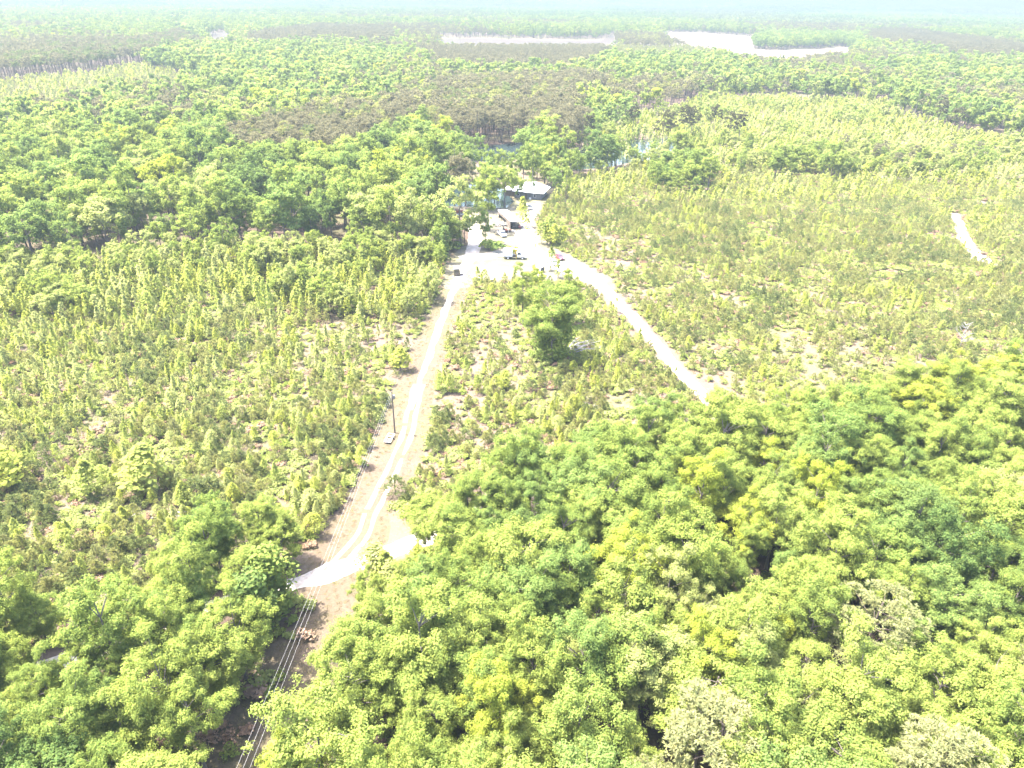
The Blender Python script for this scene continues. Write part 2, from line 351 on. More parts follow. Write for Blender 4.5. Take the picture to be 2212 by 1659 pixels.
def broadleaf(seed, H=16, Rr=4.8, lod=0, low=0.14, nclump=58, sq=1.0, flat=0.72):
    g = np.random.default_rng(seed)
    c0 = H * (low + (1 - low) * 0.52); hz = H * (1 - low) * 0.5
    ncl = [nclump, int(nclump * 0.65), 10][lod]
    d = unit(g, ncl * 3); d = d[d[:, 2] > -0.75][:ncl]
    lobes = unit(g, 7); rad = 0.66 + 0.46 * np.max(d @ lobes.T, 1) ** 4 + 0.10 * g.normal(size=len(d))
    rad *= g.uniform(0.40, 1.0, len(d)) ** 0.35
    top = np.clip(1 - 0.45 * np.maximum(-d[:, 2], 0) * 1.2, 0.5, 1)
    C = np.stack([d[:, 0] * Rr * rad * top * sq, d[:, 1] * Rr * rad * top / sq, c0 + d[:, 2] * hz * rad], 1)
    cr = Rr * (0.11 + 0.20 * g.random(len(C)) ** 1.6) * (1.2 if lod else 1) * (1.45 if lod == 2 else 1)
    nl = [560, 110, 44][lod]; size = [0.115, 0.27, 0.66][lod] * (Rr / 4.8) ** 0.4
    idx = np.repeat(np.arange(len(C)), (nl * (cr / cr.mean()) ** 1.8).astype(int) + 3)
    ms = [15, 9, 3][lod]; sd_ = unit(g, len(C) * ms); sd_[:, 2] = np.where(sd_[:, 2] < -0.3, -sd_[:, 2] * 0.6, sd_[:, 2])
    clob = unit(g, len(C)); ci = np.repeat(np.arange(len(C)), ms); sr = cr[ci] * (1 + .5 * np.clip(np.sum(sd_ * clob[ci], 1), -.7, 1)) * g.uniform(.45, 1.15, len(ci))
    S = C[ci] + sd_ * sr[:, None] * np.array([1, 1, flat]); si = idx * ms + g.integers(0, ms, len(idx)); dd = sd_[si]
    lw = g.normal(size=(len(idx), 3)); P = S[si] + lw * [0.22, 0.30, 0.55][lod] * (cr[idx] / cr.mean())[:, None] ** .5
    N = dd * 0.5 + lw * .45 + np.array([-.15, 0, 0.55]) + g.normal(scale=0.5, size=P.shape)
    V, F = leaf_quads(P, N, size, g)
    ends = [tuple(c) for c in C[:([20, 9, 4][lod])]]
    tr = trunk_mesh(H, 0.26 * (H / 16), ends, g)
    return tr, np_mesh('crown', V, F)
def ivy_tree(seed, H=13, Rr=2.4, lod=0):
    g = np.random.default_rng(seed); n = [34, 20, 8][lod]
    z = np.linspace(0.10, 0.96, n) * H; a = g.uniform(0, 6.28, n); ro = g.uniform(0.0, 0.55, n) * Rr * (0.65 + 0.35 * np.sin(z / H * 7 + seed))
    C = np.stack([np.cos(a) * ro, np.sin(a) * ro, z], 1); cr = g.uniform(0.38, 0.62, n) * Rr * (1.3 if lod == 2 else 1)
    idx = np.repeat(np.arange(n), [130, 40, 24][lod]); dd = unit(g, len(idx)); P = C[idx] + dd * (cr[idx] * g.uniform(0.6, 1.1, len(idx)))[:, None]
    N = dd + g.normal(scale=0.5, size=P.shape) + np.array([0, 0, 0.3]); V, F = leaf_quads(P, N, [0.2, 0.36, 0.75][lod], g)
    return trunk_mesh(H, 0.22, [tuple(c) for c in C[-6:]], g), np_mesh('crown', V, F)
def sapling(seed, H=6, Rr=1.15, lod=0, pw=0.8):
    """young hardwood: narrow upright crown of big light leaves on short rising twigs"""
    g = np.random.default_rng(seed); n = [800, 240, 60][lod]; u = g.random(n) ** 0.75
    z = H * (0.14 + 0.86 * u); prof = Rr * (np.clip((1 - u) / 0.85, 0.03, 1) ** pw) * np.clip(0.45 + u * 2.5, 0, 1)
    nb = 13; ba = g.uniform(0, 6.28, nb); a = ba[g.integers(0, nb, n)] + g.normal(scale=0.28, size=n); r = prof * g.random(n) ** 0.45
    P = np.stack([np.cos(a) * r, np.sin(a) * r, z + r * 0.35], 1) + g.normal(scale=0.07, size=(n, 3))
    N = np.stack([np.cos(a) * .8 - .4, np.sin(a) * .8, np.full(n, 1.1)], 1) + g.normal(scale=0.5, size=(n, 3))
    V, F = leaf_quads(P, N, [0.145, 0.25, 0.5][lod] * (Rr / 1.15) ** 0.3, g)
    ends = [(math.cos(a_) * Rr * .6 * (1 - q), math.sin(a_) * Rr * .6 * (1 - q), H * (0.3 + 0.6 * q)) for a_, q in zip(g.uniform(0, 6.28, 8), g.random(8))]
    return trunk_mesh(H, 0.055 * H / 6, ends if lod == 0 else [], g, 0.12, 5, 0.93), np_mesh('crown', V, F)
def young_pine(seed, H=3.4, Rr=1.0, lod=0):
    g = np.random.default_rng(seed); Rr *= 1.5; nt_ = [60, 38, 18][lod]; u = (np.arange(nt_) + 0.5) / nt_; g.shuffle(u)
    z = H * (0.12 + 0.86 * u); r = Rr * 1.15 * (1 - u) ** 0.6 * g.uniform(0.5, 1.1, nt_); a = np.arange(nt_) * 2.4 + g.uniform(-.4, .4, nt_)
    T = np.stack([np.cos(a) * r, np.sin(a) * r, z + r * 0.15], 1); out = np.stack([np.cos(a), np.sin(a), 0.9 + 1.2 * u], 1)
    k = [22, 9, 5][lod]; idx = np.repeat(np.arange(nt_), k); D = out[idx] * 0.7 + unit(g, len(idx)) * 1.05 + np.array([0, 0, .25])
    C = T[idx] * np.stack([g.uniform(0.45, 1, len(idx))] * 2 + [np.ones(len(idx))], 1) - np.array([0, 0, 0.1])
    V, F = blades(C, D, [0.42, 0.50, 0.62][lod] * (H / 3.4) ** 0.4, [0.04, 0.085, 0.17][lod], g)
    return trunk_mesh(H, 0.06, [tuple(t_) for t_ in T[:(10 if lod == 0 else 0)]], g, 0.1, 5, 0.95), np_mesh('crown', V, F)
def big_pine(seed, H=20, Rr=3.6, lod=0, low=0.5):
    g = np.random.default_rng(seed); nc = [60, 34, 13][lod]
    d = unit(g, nc * 2); d = d[d[:, 2] > -0.6][:nc]; rad = g.uniform(0.4, 1, len(d)) ** 0.5
    c0 = H * (low + (1 - low) * .5); hz = H * (1 - low) * .5
    C = np.stack([d[:, 0] * Rr * rad, d[:, 1] * Rr * rad, c0 + d[:, 2] * hz * rad], 1); cr = Rr * g.uniform(0.16, 0.30, len(C)) * (1.4 if lod == 2 else 1)
    nt_ = [30, 12, 6][lod]; k = [11, 6, 5][lod]
    idx = np.repeat(np.arange(len(C)), nt_); dd = unit(g, len(idx)); dd[:, 2] = np.abs(dd[:, 2]) * 0.8 - 0.15
    T = C[idx] + dd * (cr[idx] * g.uniform(0.6, 1.1, len(idx)))[:, None]
    idx = np.repeat(np.arange(len(T)), k); D = dd[idx] * .8 + unit(g, len(idx)) + np.array([0, 0, .45])
    V, F = blades(T[idx] - D * 0.05, D, [0.42, 0.75, 1.3][lod], [0.045, 0.12, 0.36][lod], g)
    return trunk_mesh(H, 0.24 * H / 20, [tuple(c) for c in C[:([20, 10, 3][lod])]], g, 0.3, 6, 0.92), np_mesh('crown', V, F)
def bush(seed, H=1.3, Rr=1.3, lod=0):
    g = np.random.default_rng(seed); nc = [9, 6, 4][lod]; a = g.uniform(0, 6.28, nc); r = Rr * 0.6 * g.random(nc) ** .5
    C = np.stack([np.cos(a) * r, np.sin(a) * r, H * g.uniform(0.25, 0.6, nc)], 1); idx = np.repeat(np.arange(nc), [55, 24, 9][lod])
    dd = unit(g, len(idx)); dd[:, 2] = np.abs(dd[:, 2]) * 0.9 - 0.1
    P = C[idx] + dd * np.array([Rr * .5, Rr * .5, H * .45]) * g.uniform(0.6, 1.1, len(idx))[:, None]
    V, F = leaf_quads(P, dd + g.normal(scale=.6, size=P.shape) + np.array([0, 0, .4]), [0.13, 0.22, 0.45][lod] * (H / 1.3) ** .5, g)
    return np_mesh('bush', V, F)
def tuft(seed, H=0.6, Rr=0.8):
    g = np.random.default_rng(seed); n = 40; a = g.uniform(0, 6.28, n); r = Rr * g.random(n) ** .6
    C = np.stack([np.cos(a) * r, np.sin(a) * r, np.zeros(n)], 1); D = unit(g, n) * .5 + np.array([0, 0, 1.0])
    V, F = blades(C, D, H, 0.035, g); return np_mesh('grass_tuft', V, F)
def dead_tree(seed, H=9, spread=3.0, n=15):
    g = np.random.default_rng(seed); mb = MB(); P = [(0, 0, 0), (.1, .1, H * .3), (-.1, .2, H * .6), (.2, 0, H)]
    mb.tube(P, [.22, .16, .11, .03], 6)
    for i in range(n):
        q = g.uniform(.25, .95); a = g.uniform(0, 6.28); L = spread * (1.15 - q) * g.uniform(.6, 1.2) + .6; b = Vector((0, .1, H * q))
        e = b + Vector((math.cos(a) * L, math.sin(a) * L, L * g.uniform(.3, 1))); m = b.lerp(e, .5) + Vector((0, 0, -.1 * L))
        mb.tube([b, m, e], [.075, .05, .02], 4, False)
        for j in range(3):
            a2 = a + g.uniform(-1, 1); s = b.lerp(e, g.uniform(.4, .9)); mb.tube([s, s + Vector((math.cos(a2), math.sin(a2), g.uniform(.2, .9))) * L * .4], [.035, .012], 4, False)
    return mb.mesh('dead_tree')
# prototypes: SH[kind][lod] = [(trunk mesh, crown mesh), ...]
SH = {'broadleaf': [[], [], []], 'ivy': [[], [], []], 'sapling': [[], [], []], 'ypine': [[], [], []], 'pine': [[], [], []], 'bush': [[], [], []]}
BL = [dict(H=16, Rr=5.2, sq=1.1), dict(H=17, Rr=4.4, low=.2), dict(H=15, Rr=5.6, nclump=66, flat=.6), dict(H=18, Rr=4.6, low=.16, sq=.9),
      dict(H=14, Rr=4.2, low=.1), dict(H=16, Rr=4.9, nclump=46, low=.24), dict(H=17, Rr=5.8, nclump=74, sq=1.15)]
for i, kw in enumerate(BL): SH['broadleaf'][0].append(broadleaf(100 + i, **kw))
for i, kw in enumerate(BL): SH['broadleaf'][1].append(broadleaf(200 + i, lod=1, **kw))
for i, kw in enumerate(BL[:4]): SH['broadleaf'][2].append(broadleaf(300 + i, lod=2, **kw))
for l in (0, 1, 2):
    for i in range([3, 2, 2][l]): SH['ivy'][l].append(ivy_tree(400 + i + 10 * l, 13, 2.3 + .3 * i, l))
    for i in range([7, 5, 3][l]): SH['sapling'][l].append(sapling(500 + i + 10 * l, 6, [1.35, 1.7, 2.1, 1.2, 1.6, 2.4, 1.8][i], l, [.8, .7, .55, .9, .75, .5, .65][i]))
    for i in range([8, 5, 3][l]): SH['ypine'][l].append(young_pine(600 + i + 10 * l, 3.4, [.9, 1.1, .8, 1.25, 1.0, 1.35, .95, 1.15][i], l))
    for i in range([5, 4, 3][l]): SH['pine'][l].append(big_pine(700 + i + 10 * l, 20, [3.4, 4.0, 3.0, 4.4, 3.6][i], l, [.42, .35, .5, .28, .5][i]))
    for i in range([5, 3, 2][l]): SH['bush'][l].append((None, bush(800 + i + 10 * l, 1.3, 1.2 + .15 * i, l)))
TUFTS = [tuft(900 + i) for i in range(4)]
BASEH = {'broadleaf': 16, 'ivy': 13, 'sapling': 6, 'ypine': 3.4, 'pine': 20, 'bush': 1.3}
PAL = {'broadleaf': LEAF, 'ivy': LEAF, 'sapling': SLEAF, 'ypine': NEED, 'pine': NEED, 'bush': LEAF}
# ------------------------------------------------------------------ where plants stand
T_ = []      # each: kind, x, y, h, shade, zone index
ZN = []      # zone phrase for the labels
claimed = []
ROADS = [(RD, 2.6), (RV, 2.0), (DT1, 2.2)]
def wob(X, Y):
    if not len(X): return X, Y
    k = np.clip((Y - 280) / 150, 0, 1) * 14
    return X + k * 1.3 * nz(X, Y, 38, 4.4), Y + k * 2.2 * nz(X, Y, 45, 9.9)
def free(X, Y, margin=0.0, claims=True, roads=True, wet=False):
    ok = np.ones(len(X), bool)
    for pl in ((YARD,) if wet else (YARD, WATER, WATER2, WATER3)): ok &= ~inside(pl, X, Y)
    if roads:
        for pl, w_ in ROADS: ok &= dist_line(pl, X, Y) > w_ + margin
    if claims:
        Xw, Yw = wob(X, Y)
        for pl in claimed: ok &= ~inside(pl, Xw, Yw)
    return ok
def scatter(pl, s, jit=0.45, dens=None):
    x0, y0 = pl.min(0); x1, y1 = pl.max(0); x0 = max(x0, -9000); x1 = min(x1, 9000); y1 = min(y1, 9000)
    gx, gy = np.meshgrid(np.arange(x0, x1, s), np.arange(y0, y1, s * .9)); gx = gx + (np.arange(gx.shape[0]) % 2)[:, None] * s * .5
    X = gx.ravel() + rng.uniform(-jit, jit, gx.size) * s; Y = gy.ravel() + rng.uniform(-jit, jit, gx.size) * s
    P = proj(np.stack([X, Y, np.full(len(X), 6.0)], 1))
    k = (P[:, 0] > -260) & (P[:, 0] < 2400) & (P[:, 1] < 1960) & (Y > 20)
    X, Y = X[k], Y[k]; k = inside(pl, X, Y) if Y.size > 150000 else inside(pl, *wob(X, Y))
    X, Y = X[k], Y[k]
    if dens is not None: k = rng.random(len(X)) < dens(X, Y); X, Y = X[k], Y[k]
    return X, Y
BARE = [(*pt(qx, qy), r_) for qx, qy, r_ in ((780,700,11),(850,740,8),(700,735,9),(660,690,9),(880,860,5),(1085,720,11),(1040,790,7),(1010,930,6),(1120,820,6),(1300,520,13),(1270,600,8),(1340,560,9),(1400,640,8),(1560,830,9),(1740,800,10),(1860,770,12),(1690,740,7),(1500,600,8),(640,860,5),(300,1090,4))]
def bare_k(X, Y):
    f = np.ones(len(X))
    for a_, b_, r_ in BARE: f *= 1 - .66 * np.exp(-((X - a_) ** 2 + ((Y - b_) * .6) ** 2) / r_ ** 2)
    return f
def zone(pl, s, where, mix, hr, claim=True, dens=None, margin=0.5, jit=.45, claims=True, extra=None, wet=False):
    """mix: list of (kind, shade, weight); hr: kind -> (min height, max height)"""
    X, Y = scatter(pl, s, jit, dens); k = free(X, Y, margin, claims, True, wet)
    if extra is not None: k &= extra(X, Y)
    X, Y = X[k], Y[k]
    if where not in ZN: ZN.append(where)
    zi = ZN.index(where); W = np.array([m[2] for m in mix], float)
    # shades come in drifts: a low frequency noise shifts the pick
    n1 = nz(X, Y, s * 5, 3.3) * .9 + rng.uniform(-.5, .5, len(X)); q = (np.argsort(np.argsort(n1)) + .5) / max(1, len(X)) if len(X) else n1
    cum = np.cumsum(W) / W.sum()
    for x, y, u in zip(X, Y, q):
        kd, sh, _ = mix[int(np.searchsorted(cum, u))]; a, b_ = hr[kd]
        T_.append((kd, x, y, random.uniform(a, b_), sh, zi))
    if claim: claimed.append(pl)
HB = {'broadleaf': (12, 18.5), 'pine': (16, 21), 'ivy': (9, 13), 'sapling': (4, 8), 'ypine': (2.2, 4.6), 'bush': (.8, 2.0)}
def H_(**kw): d = dict(HB); d.update(kw); return d
HARD = [('broadleaf','dark',.35),('broadleaf','cool',1.2),('broadleaf','mid',3.4),('broadleaf','fresh',3.8),('broadleaf','yellow',.5),('broadleaf','pale',.5)]
# hand placed plants: kind, picture x, y of the base, height, shade, width factor, label phrase
SPEC = [
 ('broadleaf',1192,782,20,'mid',1.1,'tall cool green tree with a bushy leaning crown, alone in the middle triangle'),
 ('ivy',1206,776,15,'fresh',1.7,'ivy-clad stem rising inside the tall triangle tree'),
 ('ivy',1174,775,12,'mid',1.6,'ivy-clad leaning trunk at the left foot of the tall triangle tree'),
 ('broadleaf',1130,702,14,'fresh',1.05,'smaller upright light green tree left of the tall triangle tree'),
 ('broadleaf',1226,705,16.5,'fresh',1.05,'light green tree behind and right of the tall triangle tree'),
 ('broadleaf',1160,640,9.5,'yellow',.8,'thin bright tree just below the yard edge'),
 ('ivy',962,568,12.5,'dark',1.15,'dark ivy-covered tree whose shadow falls by the small shed'),
 ('ivy',942,560,11,'mid',1.2,'round ivy-covered tree left of the dark one by the shed'),
 ('broadleaf',940,535,14,'mid',.8,'mid green tree at the yard\'s left edge behind the ivy trees'),
 ('broadleaf',966,518,13,'cool',.9,'cool green tree left of the yard pole'),
 ('broadleaf',1055,500,17.5,'fresh',1.05,'large light green tree between the yard track and the carport'),
 ('broadleaf',1048,524,13,'cool',.9,'slender tree in the middle of the yard island'),
 ('broadleaf',1090,447,18,'fresh',1.15,'large light green tree left of the house'),
 ('broadleaf',1068,438,16,'cool',.9,'cool green lakeside tree left of the house'),
 ('broadleaf',1143,426,9,'cool',.8,'slim tree growing against the front of the house'),
 ('sapling',1128,490,11.5,'yellow',1.3,'tall narrow yellow-green sapling between carport and house'),
 ('sapling',1140,500,5,'yellow',1.2,'short yellow-green sapling right of the carport'),
 ('bush',985,505,2.6,'cool',1.3,None),
 ('bush',994,520,2.0,'mid',1.2,None),
 ('bush',982,540,3.2,'mid',1.3,None),
 ('bush',990,492,2.4,'fresh',1.2,None),
 ('bush',1072,543,4.2,'cool',1.1,'rounded grey-green shrub in the yard island behind the truck'),
 ('bush',1055,538,3.6,'mid',1.0,'mid green shrub left of the rounded grey-green shrub'),
 ('bush',1106,547,2.6,'yellow',1.1,'yellow-green shrub right behind the truck'),
 ('sapling',1190,585,8.0,'mid',1.1,'conical green sapling in front of the red car'),
 ('sapling',1205,600,6.0,'fresh',1.3,'leafy sapling below the red car'),
 ('sapling',1156,545,3.2,'pale',.8,'tiny sparse sapling standing in the yard'),
 ('sapling',1170,528,8,'mid',1.3,'green sapling at the left of the clump right of the carport'),
 ('sapling',1182,530,7.5,'yellow',1.5,'bright yellow sapling at the front of the clump right of the carport'),
 ('sapling',1196,532,8,'yellow',1.5,'second bright yellow sapling in the clump right of the carport'),
 ('sapling',1208,531,7,'fresh',1.5,'light green sapling at the right of the clump right of the carport'),
 ('sapling',1218,527,6.5,'yellow',1.4,'yellow-green sapling ending the clump right of the carport'),
 ('sapling',1190,515,9,'mid',1.4,'taller mid green sapling at the back of the clump right of the carport'),
 ('pine',982,446,21,'brown',1.0,'tall brownish pine on the pond shore, leftmost of three'),
 ('pine',995,448,22,'brown',1.0,'tall brownish pine on the pond shore, middle of three'),
 ('pine',1006,447,20,'brown',1.0,'tall brownish pine on the pond shore, rightmost of three'),
 ('pine',1222,470,13,'brown',.4,'lone thin pine trunk right of the house'),
 ('broadleaf',1200,430,15,'cool',.7,'cool green tree behind the house on its right'),
 ('broadleaf',1222,445,14,'fresh',.6,'light green tree right of the house roof'),
 ('broadleaf',1175,400,15,'mid',.75,'mid green tree behind the house roof'),
 ('broadleaf',1130,398,16,'cool',.8,'cool green tree behind the left end of the house'),
 ('broadleaf',718,520,15.5,'dark',.8,'spreading dark green tree at the front edge of the left forest'),
 ('broadleaf',490,560,14,'mid',.95,'wide mid green tree at the forest edge above the left plantation'),
 ('broadleaf',860,480,16,'mid',.85,'large mid green tree left of the pond trees'),
 ('broadleaf',840,440,18,'fresh',.9,'tall light green tree rising above the left forest near the pond'),
 ('broadleaf',248,300,17,'dark',.85,'isolated dark round tree in the hazy left distance'),
 ('broadleaf',1790,372,17,'fresh',1.0,'large pair-trunked green tree beyond the right plantation'),
 ('broadleaf',1760,360,15,'mid',.9,'mid green tree left of the pair-trunked tree beyond the right plantation'),
 ('broadleaf',1500,400,14,'mid',.9,'mid green tree behind the back edge of the right plantation'),
 ('broadleaf',1880,235,19,'fresh',1.3,'very wide light green tree in the right distance'),
 ('sapling',590,697,11,'mid',.5,'tall bare-stemmed sapling in the left plantation'),
 ('sapling',566,690,11,'fresh',.7,'thin light sapling beside the bare-stemmed one'),
 ('sapling',578,680,10,'mid',.55,'slim sapling behind the bare-stemmed one'),
 ('ypine',855,1070,4.2,'deep',1.15,'single bushy dark pine right beside the wheel tracks'),
 ('sapling',866,800,6.2,'yellow',1.9,'bushy bright green sapling at the left verge of the drive'),
 ('sapling',850,792,5.5,'fresh',1.6,'leafy sapling just behind the bushy one at the verge'),
 ('sapling',200,1075,8,'fresh',1.8,'tall leafy cone-shaped sapling at the lower left of the plantation'),
 ('sapling',330,1060,10,'fresh',2.0,'tall light green sapling above the bleached log pile'),
 ('sapling',30,1050,8.5,'yellow',1.9,'bright cone-shaped sapling at the left edge of the photo'),
 ('sapling',270,1130,3.5,'yellow',1.9,'low bright green sapling left of the log pile'),
 ('sapling',405,1100,6,'fresh',1.3,'light sapling standing just behind the log pile'),
 ('ypine',430,1090,5.5,'deep',1.2,'dark young pine behind the log pile'),
 ('ypine',460,1085,5,'deep',1.3,'second dark young pine behind the log pile, further right'),
 ('pine',1845,1490,17,'straw',1.4,'big pale-needled pine amid the hardwoods at lower right'),
 ('pine',1510,1760,18,'straw',1.6,'broad pale pine at the bottom right of centre'),
 ('pine',1960,1830,18,'straw',1.5,'broad pale pine at the bottom edge towards the right corner'),
 ('pine',1400,1860,16,'straw',1.0,'pale pine cut by the bottom edge'),
 ('pine',2190,1580,16,'straw',1.15,'pale olive pine near the right edge of the lower wood'),
 ('broadleaf',1345,1350,17,'yellow',.95,'brightest yellow-green tree in the middle of the lower right wood'),
 ('broadleaf',1735,1180,15,'yellow',.85,'bright yellow tree in the upper part of the lower right wood'),
 ('broadleaf',1340,1060,14,'fresh',.75,'light green tree at the back edge of the lower right wood'),
 ('broadleaf',1250,1560,17,'cool',.95,'cool dark green tree in the heart of the lower right wood'),
 ('ivy',560,1385,12,'dark',1.8,'dark tree on the left side of the power line cut'),
 ('ivy',592,1325,12,'mid',1.9,'mid green tree where the gravel road meets the power line cut'),
 ('broadleaf',690,1880,15,'mid',.85,'large tree on the right side of the power line cut at the bottom edge'),
 ('broadleaf',800,1350,10,'fresh',.7,'feathery light tree right of the gravel road junction'),
 ('sapling',812,1238,6,'pale',2.0,None),
 ('sapling',832,1250,5.5,'fresh',2.0,None),
 ('sapling',815,1290,5,'fresh',1.5,None),
 ('sapling',840,1262,4.5,'pale',1.5,None),
 ('sapling',860,1300,6,'mid',1.5,None),
 ('sapling',885,1255,5,'fresh',1.5,None),
 ('sapling',790,1400,6,'fresh',1.5,None),
 ('sapling',905,1230,5,'yellow',1.5,None),
 ('sapling',830,1330,6,'fresh',1.5,None),

]
for i, (px, py, h, sh) in enumerate([(930,470,14,'cool'),(1118,432,11,'cool'),(1050,455,16,'fresh'),(1034,456,15,'mid'),(955,500,11,'dark'),(978,530,8,'mid'),(948,452,15,'mid'),(925,430,16,'fresh'),(1030,452,13,'fresh'),(1045,446,15,'mid'),(1062,450,14,'cool'),(1105,428,13,'mid'),(1020,392,15,'cool'),(1050,388,16,'mid'),
  (1085,392,15,'fresh'),(1110,396,16,'mid'),(1160,385,15,'cool'),(1185,392,16,'mid'),(1210,400,13,'fresh'),(1245,385,12,'mid'),(980,385,16,'mid'),(955,395,17,'fresh'),(1000,372,15,'dark'),(1035,368,15,'cool'),(1130,372,14,'mid')]):
    SPEC.append(('broadleaf', px, py, h, sh, .8, None))
for i, (px, py, h) in enumerate([(1365,305,18),(1428,325,19),(1445,322,17),(1475,310,19),(1483,312,17),(1490,308,18),(1540,300,17),(1570,322,18),(1592,325,18),(2020,290,18),(2048,312,17),(2062,300,16),(1270,325,17),(1255,330,15)]):
    SPEC.append(('pine', px, py, h + 3.5, 'umber', 1.0, 'lone brownish pine with bare trunk, number %d from the left beyond the pond' % (i + 1) if False else None))
for (k, px, py, h, sh, wf, ph) in SPEC:
    x, y = pt(px, py); T_.append((k, x, y, h, sh, ('S', ph, wf)))
SPXY = np.array([pt(s[1], s[2]) for s in SPEC]); SPR = np.array([{'broadleaf': 4.2, 'pine': 3.2, 'ivy': 2.2, 'sapling': 1.2, 'ypine': 1.0, 'bush': 1.5}[s[0]] * min(1.2, s[5]) for s in SPEC])
def keep_off(X, Y, f=1.0):
    ok = np.ones(len(X), bool)
    for (a, b_), r in zip(SPXY, SPR): ok &= np.hypot(X - a, Y - b_) > r * f
    return ok
mown_out = lambda X, Y: ~inside(MOWN, X, Y) & ~inside(CUT, X, Y) & keep_off(X, Y)
# --- near woods (crown outlines at about 11 m)
W1 = poly([(610,1900),(625,1480),(700,1330),(770,1290),(800,1160),(870,1085),(960,1030),(1080,1010),(1230,930),(1330,905),(1500,890),(1560,910),(1700,850),(1830,830),(2010,790),(2090,815),(2220,795),(2600,790),(2900,2000),(600,2100)], 11)
zone(W1, 5.3, 'lower right wood', HARD, H_(broadleaf=(10.5, 17)), extra=mown_out, margin=0.2)
W2 = poly([(-500,1265),(60,1255),(250,1210),(400,1150),(500,1100),(600,1085),(655,1120),(640,1260),(590,1340),(520,1440),(470,1560),(440,1900),(-700,2100)], 10.5)
zone(W2, 4.9, 'lower left wood', HARD[:5] + [('broadleaf','fresh',1.5)], H_(broadleaf=(10, 15.5)), extra=mown_out, margin=0.2)
# --- left forest, pines and the far country (crown outlines at about 12 m)
def outside_far(X, Y): return keep_off(X, Y, .8)
FIELDS = [poly(q) for q in ([(1425,68),(1622,78),(1630,106),(1690,108),(1838,102),(1842,114),(1760,118),(1700,130),(1640,124),(1545,106),(1480,95),(1450,80)],
   [(940,82),(1300,86),(1316,73),(1330,72),(1332,94),(1300,101),(960,100)], [(446,86),(456,70),(497,68),(500,80),(410,102),(405,94)],
   [(1770,-2),(1960,8),(2200,30),(2200,20),(1960,3)], [(1610,203),(1760,206),(1740,213),(1640,212)])]
claimed += FIELDS
PINES = [('pine','brown',6),('pine','olive',1.2),('pine','deep',1.0)]
for pl in ([(430,310),(560,262),(720,235),(863,215),(920,190),(1024,180),(1114,168),(1310,160),(1307,175),(1268,190),(1257,215),(1239,255),(1185,285),(1132,290),(1060,275),(960,290),(900,262),(835,285),(720,320),(600,325),(500,330)],):
    zone(poly(pl, 12), 6.0, 'central brown pine stand', PINES + [('broadleaf','fresh',.7)], H_(broadleaf=(11, 16)), extra=outside_far)
zone(poly([(888,108),(1000,98),(1293,97),(1312,106),(1311,128),(1221,147),(1080,152),(953,136)], 12), 8, 'pine block below tan field', [('pine','brown',1)], H_(pine=(15,18)))
zone(poly([(1310,104),(1512,100),(1540,112),(1512,130),(1311,128)], 8), 7, 'pine block below pale field', [('pine','straw',2),('pine','olive',1)], H_(pine=(10,13)))
zone(poly([(-300,100),(0,99),(143,88),(304,88),(390,66),(400,88),(304,117),(161,134),(0,146),(-300,165)], 14), 9, 'far left pine wall', [('pine','deep',1),('pine','brown',3)], H_(pine=(18,22)))
zone(poly([(520,85),(573,70),(680,57),(860,60),(858,86),(720,90),(573,95)], 12), 9, 'in the far pines', [('pine','brown',1)], H_())
zone(poly([(1873,68),(1963,65),(2212,103),(2400,130),(2400,150),(2212,121),(2155,131),(2079,121),(1998,103),(1887,93)], 12), 9, 'in the far pines at right', [('pine','brown',1)], H_())
zone(poly([(1628,82),(1650,68),(1876,72),(1887,94),(1841,102),(1684,106),(1635,103)], 12), 8, 'in the far grove', [('broadleaf','cool',2),('broadleaf','fresh',1)], H_())
# pale young growth fields
YF = [('sapling','pale',3),('sapling','yellow',1.5),('ypine','straw',2.5),('ypine','olive',2)]
zone(poly([(-300,160),(0,147),(161,136),(270,124),(330,150),(430,168),(560,190),(450,207),(330,215),(210,225),(90,252),(-60,275),(-300,285)], 3), 5.0, 'upper left pale field', YF, H_(sapling=(5,9),ypine=(4,7)), dens=lambda X, Y: .80 + 0 * X)
zone(poly([(1235,300),(1290,270),(1440,240),(1540,210),(1700,208),(1900,218),(2000,262),(2212,300),(2500,330),(2500,400),(2212,385),(1900,380),(1700,345),(1560,350),(1470,335),(1460,310),(1340,300)], 3), 4.0, 'growth beyond pond', [('sapling','pale',3),('sapling','yellow',1.6),('sapling','fresh',2.2),('broadleaf','fresh',.35),('broadleaf','pale',.35)], H_(sapling=(4,7.5),broadleaf=(6,11)), dens=lambda X, Y: .9 + 0 * X, extra=outside_far)
# strips of trees behind the right plantation
zone(poly([(1380,372),(1470,350),(1530,355),(1545,400),(1480,412),(1400,400)], 3), 5.5, 'behind right plantation', [('broadleaf','mid',2),('broadleaf','cool',1),('broadleaf','fresh',1)], H_(broadleaf=(7,15)), extra=outside_far, dens=lambda X, Y: .7 + 0 * X)
zone(poly([(1700,330),(1760,320),(1900,330),(1905,372),(1800,382),(1700,378)], 3), 6.0, 'behind right plantation', [('broadleaf','mid',2),('broadleaf','fresh',2)], H_(broadleaf=(7,16)), extra=outside_far, dens=lambda X, Y: .7 + 0 * X)
zone(poly([(1250,345),(1400,335),(1560,335),(1900,348),(2300,352),(2300,398),(1900,388),(1560,380),(1400,388),(1280,372)]), 8.5, 'scattered trees behind right plantation', [('broadleaf','fresh',2),('broadleaf','pale',2),('broadleaf','mid',2),('pine','brown',.5)], H_(broadleaf=(6,12),pine=(11,16)), claim=False, claims=False, extra=outside_far, dens=lambda X, Y: .5 + nz(X, Y, 30, 3.))
